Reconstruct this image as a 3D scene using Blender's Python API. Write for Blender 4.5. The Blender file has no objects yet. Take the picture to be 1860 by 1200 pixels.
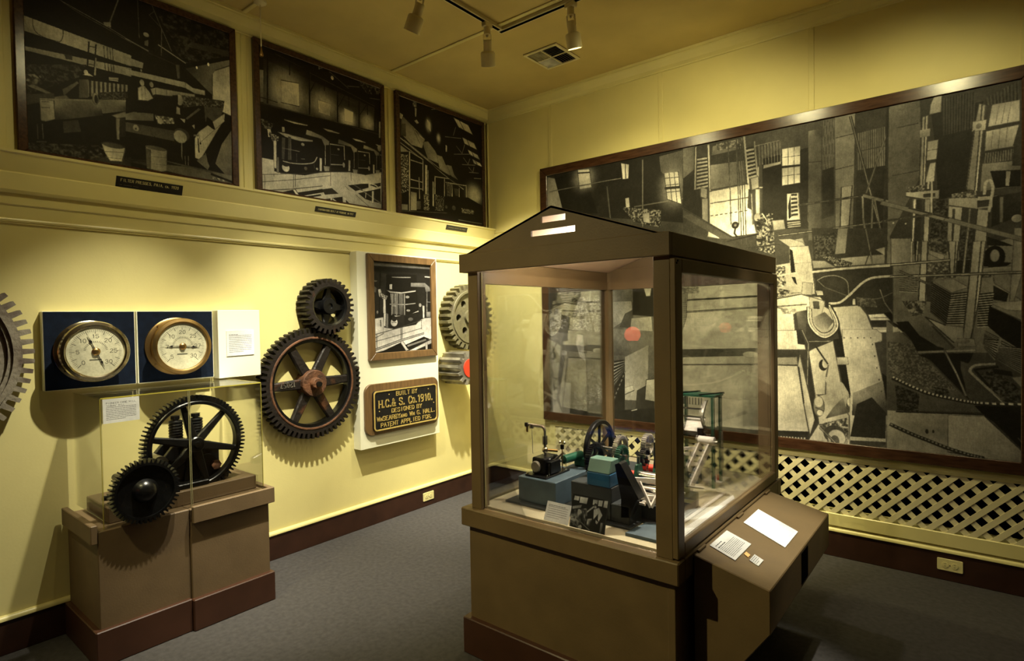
import bpy, bmesh, math, random
import numpy as np
from mathutils import Vector, Matrix

random.seed(7)
S = bpy.context.scene
COL = S.collection

# ------------------------------------------------------------------ camera
cam_d = bpy.data.cameras.new('camera')
cam_d.sensor_fit = 'HORIZONTAL'; cam_d.sensor_width = 36.0
cam_d.lens = 1055.35 / 1860 * 36.0
cam_d.clip_start = .05
cam = bpy.data.objects.new('camera', cam_d); COL.objects.link(cam)
_r = (0.777458280, 0.628695832, -0.017325515)
_u = (-0.000398247, 0.028039508, 0.999606736)
_f = (-0.628934388, 0.777145634, -0.022049924)
cam.matrix_world = Matrix(((_r[0], _u[0], -_f[0], 3.48019), (_r[1], _u[1], -_f[1], -3.99738), (_r[2], _u[2], -_f[2], 1.5), (0, 0, 0, 1)))
S.camera = cam

# ------------------------------------------------------------------ world, exposure
w = bpy.data.worlds.new('dim_interior'); S.world = w; w.use_nodes = True
w.node_tree.nodes['Background'].inputs[0].default_value = (.9, .75, .45, 1)
w.node_tree.nodes['Background'].inputs[1].default_value = .004
S.view_settings.view_transform = 'Standard'; S.view_settings.look = 'None'
S.view_settings.gamma = 1.0; S.view_settings.exposure = 0.0
S.view_settings.use_curve_mapping = False
S.cycles.max_bounces = 7; S.cycles.diffuse_bounces = 4; S.cycles.glossy_bounces = 3; S.cycles.transparent_max_bounces = 14
TUNG = (1.0, .88, .44)            # tungsten track lamps
HALO = (1.0, .94, .74)            # whiter lamps on the gear wall

CASE_W = 85.0                      # watts of the stronger bulb inside the case roof
LAMP_W = 60.0                      # watts of a track lamp

# ------------------------------------------------------------------ helpers
def tag(o, label=None, cat=None, group=None, kind=None):
    if label: o['label'] = label
    if cat: o['category'] = cat
    if group: o['group'] = group
    if kind: o['kind'] = kind
    return o

def thing(name, loc, label, cat, group=None):
    o = bpy.data.objects.new(name, None); COL.objects.link(o)
    o.location = loc; o.empty_display_size = .05
    return tag(o, label, cat, group)

def _base(o):                      # world offset of a thing or a part of it
    while o.parent: o = o.parent
    return Vector(o.location)

class MB:
    def __init__(s): s.v = []; s.f = []
    def add(s, vs, fs):
        k = len(s.v); s.v += [tuple(p) for p in vs]; s.f += [tuple(i + k for i in f) for f in fs]; return s
    def hexa(s, p):                # 8 points: bottom 4, top 4 (ccw)
        return s.add(p, [(3, 2, 1, 0), (4, 5, 6, 7), (0, 1, 5, 4), (1, 2, 6, 5), (2, 3, 7, 6), (3, 0, 4, 7)])
    def box(s, x0, x1, y0, y1, z0, z1):
        return s.hexa([(x0, y0, z0), (x1, y0, z0), (x1, y1, z0), (x0, y1, z0), (x0, y0, z1), (x1, y0, z1), (x1, y1, z1), (x0, y1, z1)])
    def bar(s, a, b, w, h, up=(0, 0, 1)):
        a, b = Vector(a), Vector(b); d = (b - a).normalized(); u = Vector(up)
        if abs(d.dot(u)) > .98: u = Vector((1, 0, 0))
        r = d.cross(u).normalized() * w / 2; t = r.cross(d).normalized() * h / 2
        return s.hexa([a - r - t, a + r - t, b + r - t, b - r - t, a - r + t, a + r + t, b + r + t, b - r + t])
    def ringpts(s, c, ax, r, n, ph=0):
        ax = Vector(ax).normalized(); u = Vector((0, 0, 1)) if abs(ax.z) < .9 else Vector((1, 0, 0))
        e1 = ax.cross(u).normalized(); e2 = ax.cross(e1); c = Vector(c)
        return [c + e1 * (r * math.cos(2 * math.pi * i / n + ph)) + e2 * (r * math.sin(2 * math.pi * i / n + ph)) for i in range(n)]
    def lathe(s, c, ax, prof, n=32, close=False):  # prof: (radius, distance along axis)
        c = Vector(c); a = Vector(ax).normalized(); k = len(s.v); m = len(prof)
        for r, t in prof: s.v += [tuple(p) for p in s.ringpts(c + a * t, a, max(r, 1e-5), n)]
        for j in range(m if close else m - 1):
            p, q = k + j * n, k + ((j + 1) % m) * n
            for i in range(n): s.f.append((p + i, p + (i + 1) % n, q + (i + 1) % n, q + i))
        return s
    def cyl(s, a, b, r, r2=None, n=20):
        r2 = r if r2 is None else r2; a, b = Vector(a), Vector(b)
        return s.lathe(a, b - a, [(0, 0), (r, 0), (r2, (b - a).length), (0, (b - a).length)], n)
    def ball(s, c, r, n=16):
        return s.lathe(c, (0, 0, 1), [(r * math.sin(math.pi * i / 8), -r * math.cos(math.pi * i / 8)) for i in range(9)], n)
    def torus(s, c, ax, R, r, n=32, m=8):
        return s.lathe(c, ax, [(R + r * math.cos(2 * math.pi * i / m), r * math.sin(2 * math.pi * i / m)) for i in range(m)], n, True)
    def tube(s, pts, r, n=10):
        pts = [Vector(p) for p in pts]; k = len(s.v)
        for i, p in enumerate(pts):
            d = (pts[min(i + 1, len(pts) - 1)] - pts[max(i - 1, 0)]).normalized()
            s.v += [tuple(q) for q in s.ringpts(p, d, r, n)]
        for j in range(len(pts) - 1):
            for i in range(n): s.f.append((k + j * n + i, k + j * n + (i + 1) % n, k + (j + 1) * n + (i + 1) % n, k + (j + 1) * n + i))
        s.f.append(tuple(k + i for i in range(n))[::-1]); s.f.append(tuple(k + (len(pts) - 1) * n + i for i in range(n)))
        return s
    def prism(s, poly, fn, d0, d1):    # 2-D outline, fn(a, b, d) -> point
        n = len(poly); k = len(s.v)
        s.v += [tuple(fn(a, b, d0)) for a, b in poly] + [tuple(fn(a, b, d1)) for a, b in poly]
        s.f.append(tuple(range(k, k + n))[::-1]); s.f.append(tuple(range(k + n, k + 2 * n)))
        for i in range(n): s.f.append((k + i, k + (i + 1) % n, k + n + (i + 1) % n, k + n + i))
        return s
    def build(s, name, mat, parent=None, bevel=0, smooth=0, seg=1):
        org = _base(parent) if parent else None
        if org is None:
            xs = [Vector(p) for p in s.v]
            org = Vector(((min(p.x for p in xs) + max(p.x for p in xs)) / 2, (min(p.y for p in xs) + max(p.y for p in xs)) / 2, min(p.z for p in xs)))
        me = bpy.data.meshes.new(name); me.from_pydata([tuple(Vector(p) - org) for p in s.v], [], s.f)
        bm = bmesh.new(); bm.from_mesh(me)
        bmesh.ops.remove_doubles(bm, verts=bm.verts, dist=1e-6)
        bmesh.ops.recalc_face_normals(bm, faces=bm.faces)
        if bevel:
            es = [e for e in bm.edges if len(e.link_faces) == 2 and e.calc_face_angle(0) > .6]
            bmesh.ops.bevel(bm, geom=es, offset=bevel, segments=seg, affect='EDGES', clamp_overlap=True)
        if smooth:
            for f in bm.faces: f.smooth = True
            for e in bm.edges:
                if len(e.link_faces) == 2 and e.calc_face_angle(0) > .6: e.smooth = False
        bm.to_mesh(me); bm.free()
        o = bpy.data.objects.new(name, me); COL.objects.link(o); me.materials.append(mat)
        if parent: o.parent = parent
        else: o.location = org
        return o

def struct(o): o['kind'] = 'structure'; return o

def arc(cx, cy, r, a0, a1, n):
    return [(cx + r * math.cos(math.radians(a0 + (a1 - a0) * i / n)), cy + r * math.sin(math.radians(a0 + (a1 - a0) * i / n))) for i in range(n + 1)]
def rrect(x0, x1, y0, y1, r, n=5):
    return arc(x1 - r, y0 + r, r, -90, 0, n) + arc(x1 - r, y1 - r, r, 0, 90, n) + arc(x0 + r, y1 - r, r, 90, 180, n) + arc(x0 + r, y0 + r, r, 180, 270, n)

# ------------------------------------------------------------------ materials
def mat(name, col, rough=.6, metal=0, var=.12, scale=6, bump=0, bscale=60, col2=None, thr=None, spec=.5, coat=0, stretch=None):
    m = bpy.data.materials.new(name); m.use_nodes = True; nt = m.node_tree; b = nt.nodes['Principled BSDF']
    tc = nt.nodes.new('ShaderNodeTexCoord'); src = tc.outputs['Object']
    if stretch:
        mp = nt.nodes.new('ShaderNodeMapping'); mp.inputs['Scale'].default_value = stretch
        nt.links.new(src, mp.inputs[0]); src = mp.outputs[0]
    n = nt.nodes.new('ShaderNodeTexNoise'); n.inputs['Scale'].default_value = scale; n.inputs['Detail'].default_value = 6
    nt.links.new(src, n.inputs['Vector'])
    r = nt.nodes.new('ShaderNodeValToRGB'); c2 = col2 or tuple(max(0, c * (1 - 2 * var)) for c in col)
    c1 = col if col2 else tuple(min(1, c * (1 + var)) for c in col)
    t = thr or (.3, .7)
    r.color_ramp.elements[0].position = t[0]; r.color_ramp.elements[1].position = t[1]
    r.color_ramp.elements[0].color = (*c2, 1); r.color_ramp.elements[1].color = (*c1, 1)
    nt.links.new(n.outputs['Fac'], r.inputs[0]); nt.links.new(r.outputs[0], b.inputs['Base Color'])
    b.inputs['Roughness'].default_value = rough; b.inputs['Metallic'].default_value = metal
    b.inputs['Specular IOR Level'].default_value = spec; b.inputs['Coat Weight'].default_value = coat
    if bump:
        n2 = nt.nodes.new('ShaderNodeTexNoise'); n2.inputs['Scale'].default_value = bscale; n2.inputs['Detail'].default_value = 4
        nt.links.new(src, n2.inputs['Vector'])
        bp = nt.nodes.new('ShaderNodeBump'); bp.inputs['Strength'].default_value = bump; bp.inputs['Distance'].default_value = .01
        nt.links.new(n2.outputs['Fac'], bp.inputs['Height']); nt.links.new(bp.outputs[0], b.inputs['Normal'])
    return m

def glass(name, tint, refl=.9, rough=.0):
    m = bpy.data.materials.new(name); m.use_nodes = True; nt = m.node_tree; nt.nodes.clear()
    o = nt.nodes.new('ShaderNodeOutputMaterial'); mx = nt.nodes.new('ShaderNodeMixShader'); t = nt.nodes.new('ShaderNodeBsdfTransparent')
    g = nt.nodes.new('ShaderNodeBsdfGlossy'); fr = nt.nodes.new('ShaderNodeFresnel'); mu = nt.nodes.new('ShaderNodeMath'); mu.operation = 'MULTIPLY'
    fr.inputs[0].default_value = 1.5; mu.inputs[1].default_value = refl
    t.inputs[0].default_value = (*tint, 1); g.inputs['Roughness'].default_value = rough
    nt.links.new(fr.outputs[0], mu.inputs[0]); nt.links.new(mu.outputs[0], mx.inputs[0])
    nt.links.new(t.outputs[0], mx.inputs[1]); nt.links.new(g.outputs[0], mx.inputs[2]); nt.links.new(mx.outputs[0], o.inputs[0])
    return m

def emit(name, col, st):
    m = bpy.data.materials.new(name); m.use_nodes = True; b = m.node_tree.nodes['Principled BSDF']
    b.inputs['Base Color'].default_value = (*col, 1); b.inputs['Emission Color'].default_value = (*col, 1); b.inputs['Emission Strength'].default_value = st
    return m

WALL = mat('cream_wall_paint', (.73, .645, .275), .55, 0, .03, 3, .04, 90, spec=.35)
CREAM = mat('cream_gloss_trim', (.75, .665, .29), .32, 0, .03, 4, .02, 60, spec=.5)
CEIL = mat('ceiling_paint', (.62, .49, .20), .7, 0, .05, 3, .05, 80, spec=.3)
FARWALL = mat('dark_unseen_wall', (.20, .15, .075), .6, 0, .06, 5)  # walls out of view, brown put in to cut their bounced light
CARPET = mat('grey_carpet', (.075, .070, .069), .95, 0, .10, 40, .6, 420, spec=.1)
BASE = mat('dark_brown_baseboard', (.040, .016, .009), .4, 0, .15, 8, spec=.4)
BROWN = mat('brown_case_paint', (.150, .100, .044), .48, 0, .07, 7, .05, 140, spec=.4)
BROWN2 = mat('brown_pedestal_paint', (.155, .104, .054), .55, 0, .07, 7, .05, 140, spec=.35)
SKIRT = mat('dark_red_brown_skirting', (.060, .024, .013), .4, 0, .12, 6, spec=.4)
FRAME = mat('dark_wood_frame', (.060, .026, .013), .22, 0, .25, 10, .05, 80, stretch=(1, 6, 6), spec=.5)
FRAME2 = mat('brown_wood_frame', (.15, .085, .032), .4, 0, .15, 10, stretch=(6, 6, 1))
PINK = mat('pinkish_case_lining', (.78, .56, .40), .6, 0, .05, 5)
WHITE = mat('white_board', (.82, .80, .60), .55, 0, .02, 4)
PAPER = mat('white_paper', (.86, .86, .80), .7, 0, .02, 10)
NAVY = mat('navy_felt', (.003, .007, .017), .85, 0, .2, 30, .2, 300, spec=.15)
BRASS = mat('polished_brass', (.74, .66, .48), .16, 1, .12, 9)
BRASS2 = mat('aged_brass', (.42, .27, .10), .34, 1, .25, 9)
DIALG = mat('gauge_glass_rim', (.5, .4, .2), .3, 1)
BLACKIRON = mat('black_iron', (.0045, .0045, .0045), .28, 0, .3, 12, .15, 40, spec=.4)
RUSTIRON = mat('black_iron_with_rust', (.014, .010, .008), .5, .2, 0, 7, .5, 45, col2=(.15, .052, .014), thr=(.24, .40))
RUSTHUB = mat('rusty_iron', (.13, .052, .020), .75, 0, .35, 16, .6, 60)
GREYIRON = mat('weathered_grey_iron', (.24, .21, .15), .6, .1, 0, 7, .5, 40, col2=(.09, .06, .045), thr=(.30, .50))
GREENIRON = mat('dull_green_grey_iron', (.12, .108, .058), .55, .1, 0, 8, .5, 40, col2=(.055, .04, .028), thr=(.28, .46))
STEEL = mat('worn_steel', (.36, .34, .29), .38, .7, .3, 10, .2, 60)
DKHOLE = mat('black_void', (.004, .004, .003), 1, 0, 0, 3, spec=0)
BLACK = mat('black_plastic', (.012, .011, .010), .35, 0, .1, 9)
REDP = mat('red_paint', (.70, .045, .015), .5, 0, .08, 10)
GOLD = mat('gold_lettering', (.60, .44, .13), .42, .3, .12, 30)
PLATE = mat('black_cast_plate', (.006, .006, .008), .4, .2, .2, 40, .3, 200)
LAMPW = mat('cream_lamp_enamel', (.72, .64, .38), .35, 0, .03, 6)
OUTLET = mat('ivory_plastic', (.74, .66, .30), .4, 0, .02, 8)
LATT = mat('cream_lattice_paint', (.74, .67, .40), .5, 0, .05, 9)
GLASS = glass('case_glass', (.985, .99, .98), .7)
PLEXI = glass('acrylic_sheet', (.985, .985, .97), .55)
PLEXEDGE = mat('yellow_acrylic_edge', (.42, .36, .06), .25, 0, .05, 9)
BLUEG = mat('blue_grey_model_paint', (.055, .085, .105), .5, 0, .12, 18)
DKGREY = mat('dark_grey_model_paint', (.022, .027, .028), .5, 0, .15, 18)
GREENM = mat('dark_green_model_paint', (.012, .075, .042), .35, .1, .2, 18)
TEAL = mat('teal_model_paint', (.10, .19, .15), .4, 0, .08, 18)
BLUEM = mat('blue_model_paint', (.012, .09, .19), .4, 0, .08, 18)
CHROME = mat('bright_steel', (.62, .60, .55), .22, 1, .1, 18)
MWHITE = mat('white_model_paint', (.80, .74, .64), .45, 0, .03, 18)
FELT = mat('tan_case_floor', (.40, .35, .22), .8, 0, .06, 12, .1, 200)
BULB = emit('case_bulb_glow', (1, .82, .5), 5)
REDGLOW = emit('red_globe_added_glow', (1, .10, .05), 7)  # glow added so the red globe shows up in the case glass
BLUEP = mat('bright_blue_paint', (.03, .10, .62), .5, 0, .05, 6)
SEAM = mat('pale_acrylic_seam', (.50, .47, .25), .3, 0, .05, 9)
MOUTH = emit('lamp_glow', (1, .84, .5), 16)

# ------------------------------------------------------------------ printed pictures (drawn here, no files)
class Print:
    """grey-tone picture drawn in millimetres on a print w x h mm (origin bottom left)"""
    def __init__(s,w,h,ppm,base=60,seed=1,shade=0.):
        s.shade=shade;s.W=int(w*ppm);s.H=int(h*ppm);s.k=ppm;s.a=np.full((s.H,s.W),float(base));s.r=np.random.default_rng(seed)
    def mask(s,P):
        P=np.asarray(P,float)*s.k
        x0=max(int(P[:,0].min())-1,0);x1=min(int(P[:,0].max())+2,s.W);y0=max(int(P[:,1].min())-1,0);y1=min(int(P[:,1].max())+2,s.H)
        if x1<=x0 or y1<=y0: return None
        X=np.arange(x0,x1)+.5;Y=(np.arange(y0,y1)+.5)[:,None];m=np.zeros((y1-y0,x1-x0),bool)
        n=len(P)
        for i in range(n):
            ax,ay=P[i];bx,by=P[(i+1)%n]
            if ay==by: continue
            c=((ay>Y)!=(by>Y));m^=c&(X<(bx-ax)*(Y-ay)/(by-ay)+ax)
        return slice(y0,y1),slice(x0,x1),m,X,Y
    def poly(s,v,P):
        q=s.mask(P)
        if not q: return
        h,w=q[2].shape;t=s.r.uniform(0,6.3);g=(np.cos(t)*np.linspace(-1,1,w)+np.sin(t)*np.linspace(-1,1,h)[:,None])*s.shade
        s.a[q[0],q[1]][q[2]]=(v*(1+g))[q[2]]
        if s.shade and v>88 and h*w>900:
            R=np.asarray(P,float);k=np.roll(R,-1,0)
            for a,b in zip(R,k): s.line(v*.62,2.2/s.k**.5,[a,b])
    def grad(s,vs,P):
        q=s.mask(P)
        if not q: return
        num=0;den=0
        for v,(x,y) in zip(vs,P):
            w=1/((q[3]-x*s.k)**2+(q[4]-y*s.k)**2+9);num=num+w*v;den=den+w
        s.a[q[0],q[1]][q[2]]=(num/den)[q[2]]
    def stripes(s,n,v1,v2,P):
        P=np.asarray(P,float)          # quad, bands run from edge 0-1 to edge 3-2
        for i in range(2*n):
            t0,t1=i/(2*n),(i+1)/(2*n);L=lambda a,b,t:P[a]*(1-t)+P[b]*t
            s.poly((v1,v2)[i%2],[L(0,3,t0),L(1,2,t0),L(1,2,t1),L(0,3,t1)])
    def speck(s,v1,v2,c,P):
        q=s.mask(P)
        if not q: return
        h,w=q[2].shape;g=s.value(h,w,c*s.k*1.6)*.6+s.value(h,w,c*s.k*.7)*.4
        s.a[q[0],q[1]][q[2]]=(v1+(v2-v1)*np.clip((g-.3)*2.4,0,1)**1.3)[q[2]]
    def value(s,h,w,c):
        c=max(c,1.);gh,gw=int(h/c)+3,int(w/c)+3;R=s.r.random((gh,gw));y=np.arange(h)/c;x=np.arange(w)/c
        iy,ix=y.astype(int),x.astype(int);fy=(y-iy)[:,None];fx=x-ix;fy=fy*fy*(3-2*fy);fx=fx*fx*(3-2*fx)
        A=R[iy][:,ix];B=R[iy][:,ix+1];C=R[iy+1][:,ix];E=R[iy+1][:,ix+1]
        return (A*(1-fx)+B*fx)*(1-fy)+(C*(1-fx)+E*fx)*fy
    def line(s,v,w,P,dash=0):
        P=np.asarray(P,float)
        if len(P)>3:                   # smooth curves through the given points
            Q=np.vstack([2*P[0]-P[1],P,2*P[-1]-P[-2]]);o=[]
            for i in range(1,len(Q)-2):
                for t in np.arange(0,1,.2):
                    p0,p1,p2,p3=Q[i-1:i+3];o.append(.5*(2*p1+(p2-p0)*t+(2*p0-5*p1+4*p2-p3)*t*t+(3*p1-p0-3*p2+p3)*t**3))
            P=np.array(o+[Q[-2]])
        for i,(a,b) in enumerate(zip(P[:-1],P[1:])):
            d=b-a;L=np.hypot(*d)
            if L<1e-6: continue
            n=np.array([-d[1],d[0]])/L*w/2;e=d/L*w*.25
            if dash:
                k=max(int(L/dash),1)
                for j in range(k):
                    p=a+d*(j/k);r=a+d*((j+.55)/k);s.poly(v,[p+n,r+n,r-n,p-n])
            else: s.poly(v,[a-e+n,b+e+n,b+e-n,a-e-n])
    def ell(s,v,cx,cy,rx,ry):
        t=np.linspace(0,2*np.pi,25)[:-1];s.poly(v,np.c_[cx+rx*np.cos(t),cy+ry*np.sin(t)])
    def glow(s,v,cx,cy,rx,ry):
        cx,cy,rx,ry=[q*s.k for q in (cx,cy,rx,ry)]
        X=np.arange(s.W)+.5;Y=(np.arange(s.H)+.5)[:,None];g=np.exp(-(((X-cx)/rx)**2+((Y-cy)/ry)**2)**1.5)
        s.a=s.a*(1-g)+v*g
    def blur(s,n=1):
        for _ in range(n):
            p=np.pad(s.a,1,mode='edge');s.a=(p[:-2,1:-1]+p[2:,1:-1]+p[1:-1,:-2]+p[1:-1,2:]+4*p[1:-1,1:-1])/8
    def run(s,cmds):
        for c in cmds:
            k=c[0];pt=lambda f:[(f[i],f[i+1]) for i in range(0,len(f),2)]
            if k=='p': s.poly(c[1],pt(c[2]))
            elif k=='g': s.grad(c[1],pt(c[2]))
            elif k=='s': s.stripes(c[1],c[2],c[3],pt(c[4]))
            elif k=='n': s.speck(c[1],c[2],c[3],pt(c[4]))
            elif k=='l': s.line(c[1],c[2],pt(c[3]))
            elif k=='d': s.line(c[1],c[2],pt(c[4]),c[3])
            elif k=='e': s.ell(c[1],*c[2])
            elif k=='w': s.glow(c[1],*c[2])
    def finish(s,grain=4,mottle=.10):
        s.blur(2);h,w=s.a.shape;s.a=s.a*(.80+.40*s.value(h,w,150*s.k)*.6+.40*s.value(h,w,60*s.k)*.4);s.a=np.where(s.a<128,128*(s.a/128)**1.12,s.a);st=np.repeat(s.value(h//6+2,w,3*s.k),6,0)[:h];s.a=s.a*(.94+.12*st) if s.shade else s.a;g=s.value(h,w,22*s.k)*.4+s.value(h,w,7*s.k)*.35+s.value(h,w,2.5*s.k)*.25-.5
        s.a=s.a*(1+mottle*2*g)+g*14+s.r.normal(0,grain,s.a.shape)
        return np.clip(s.a,4,245)/255

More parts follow.
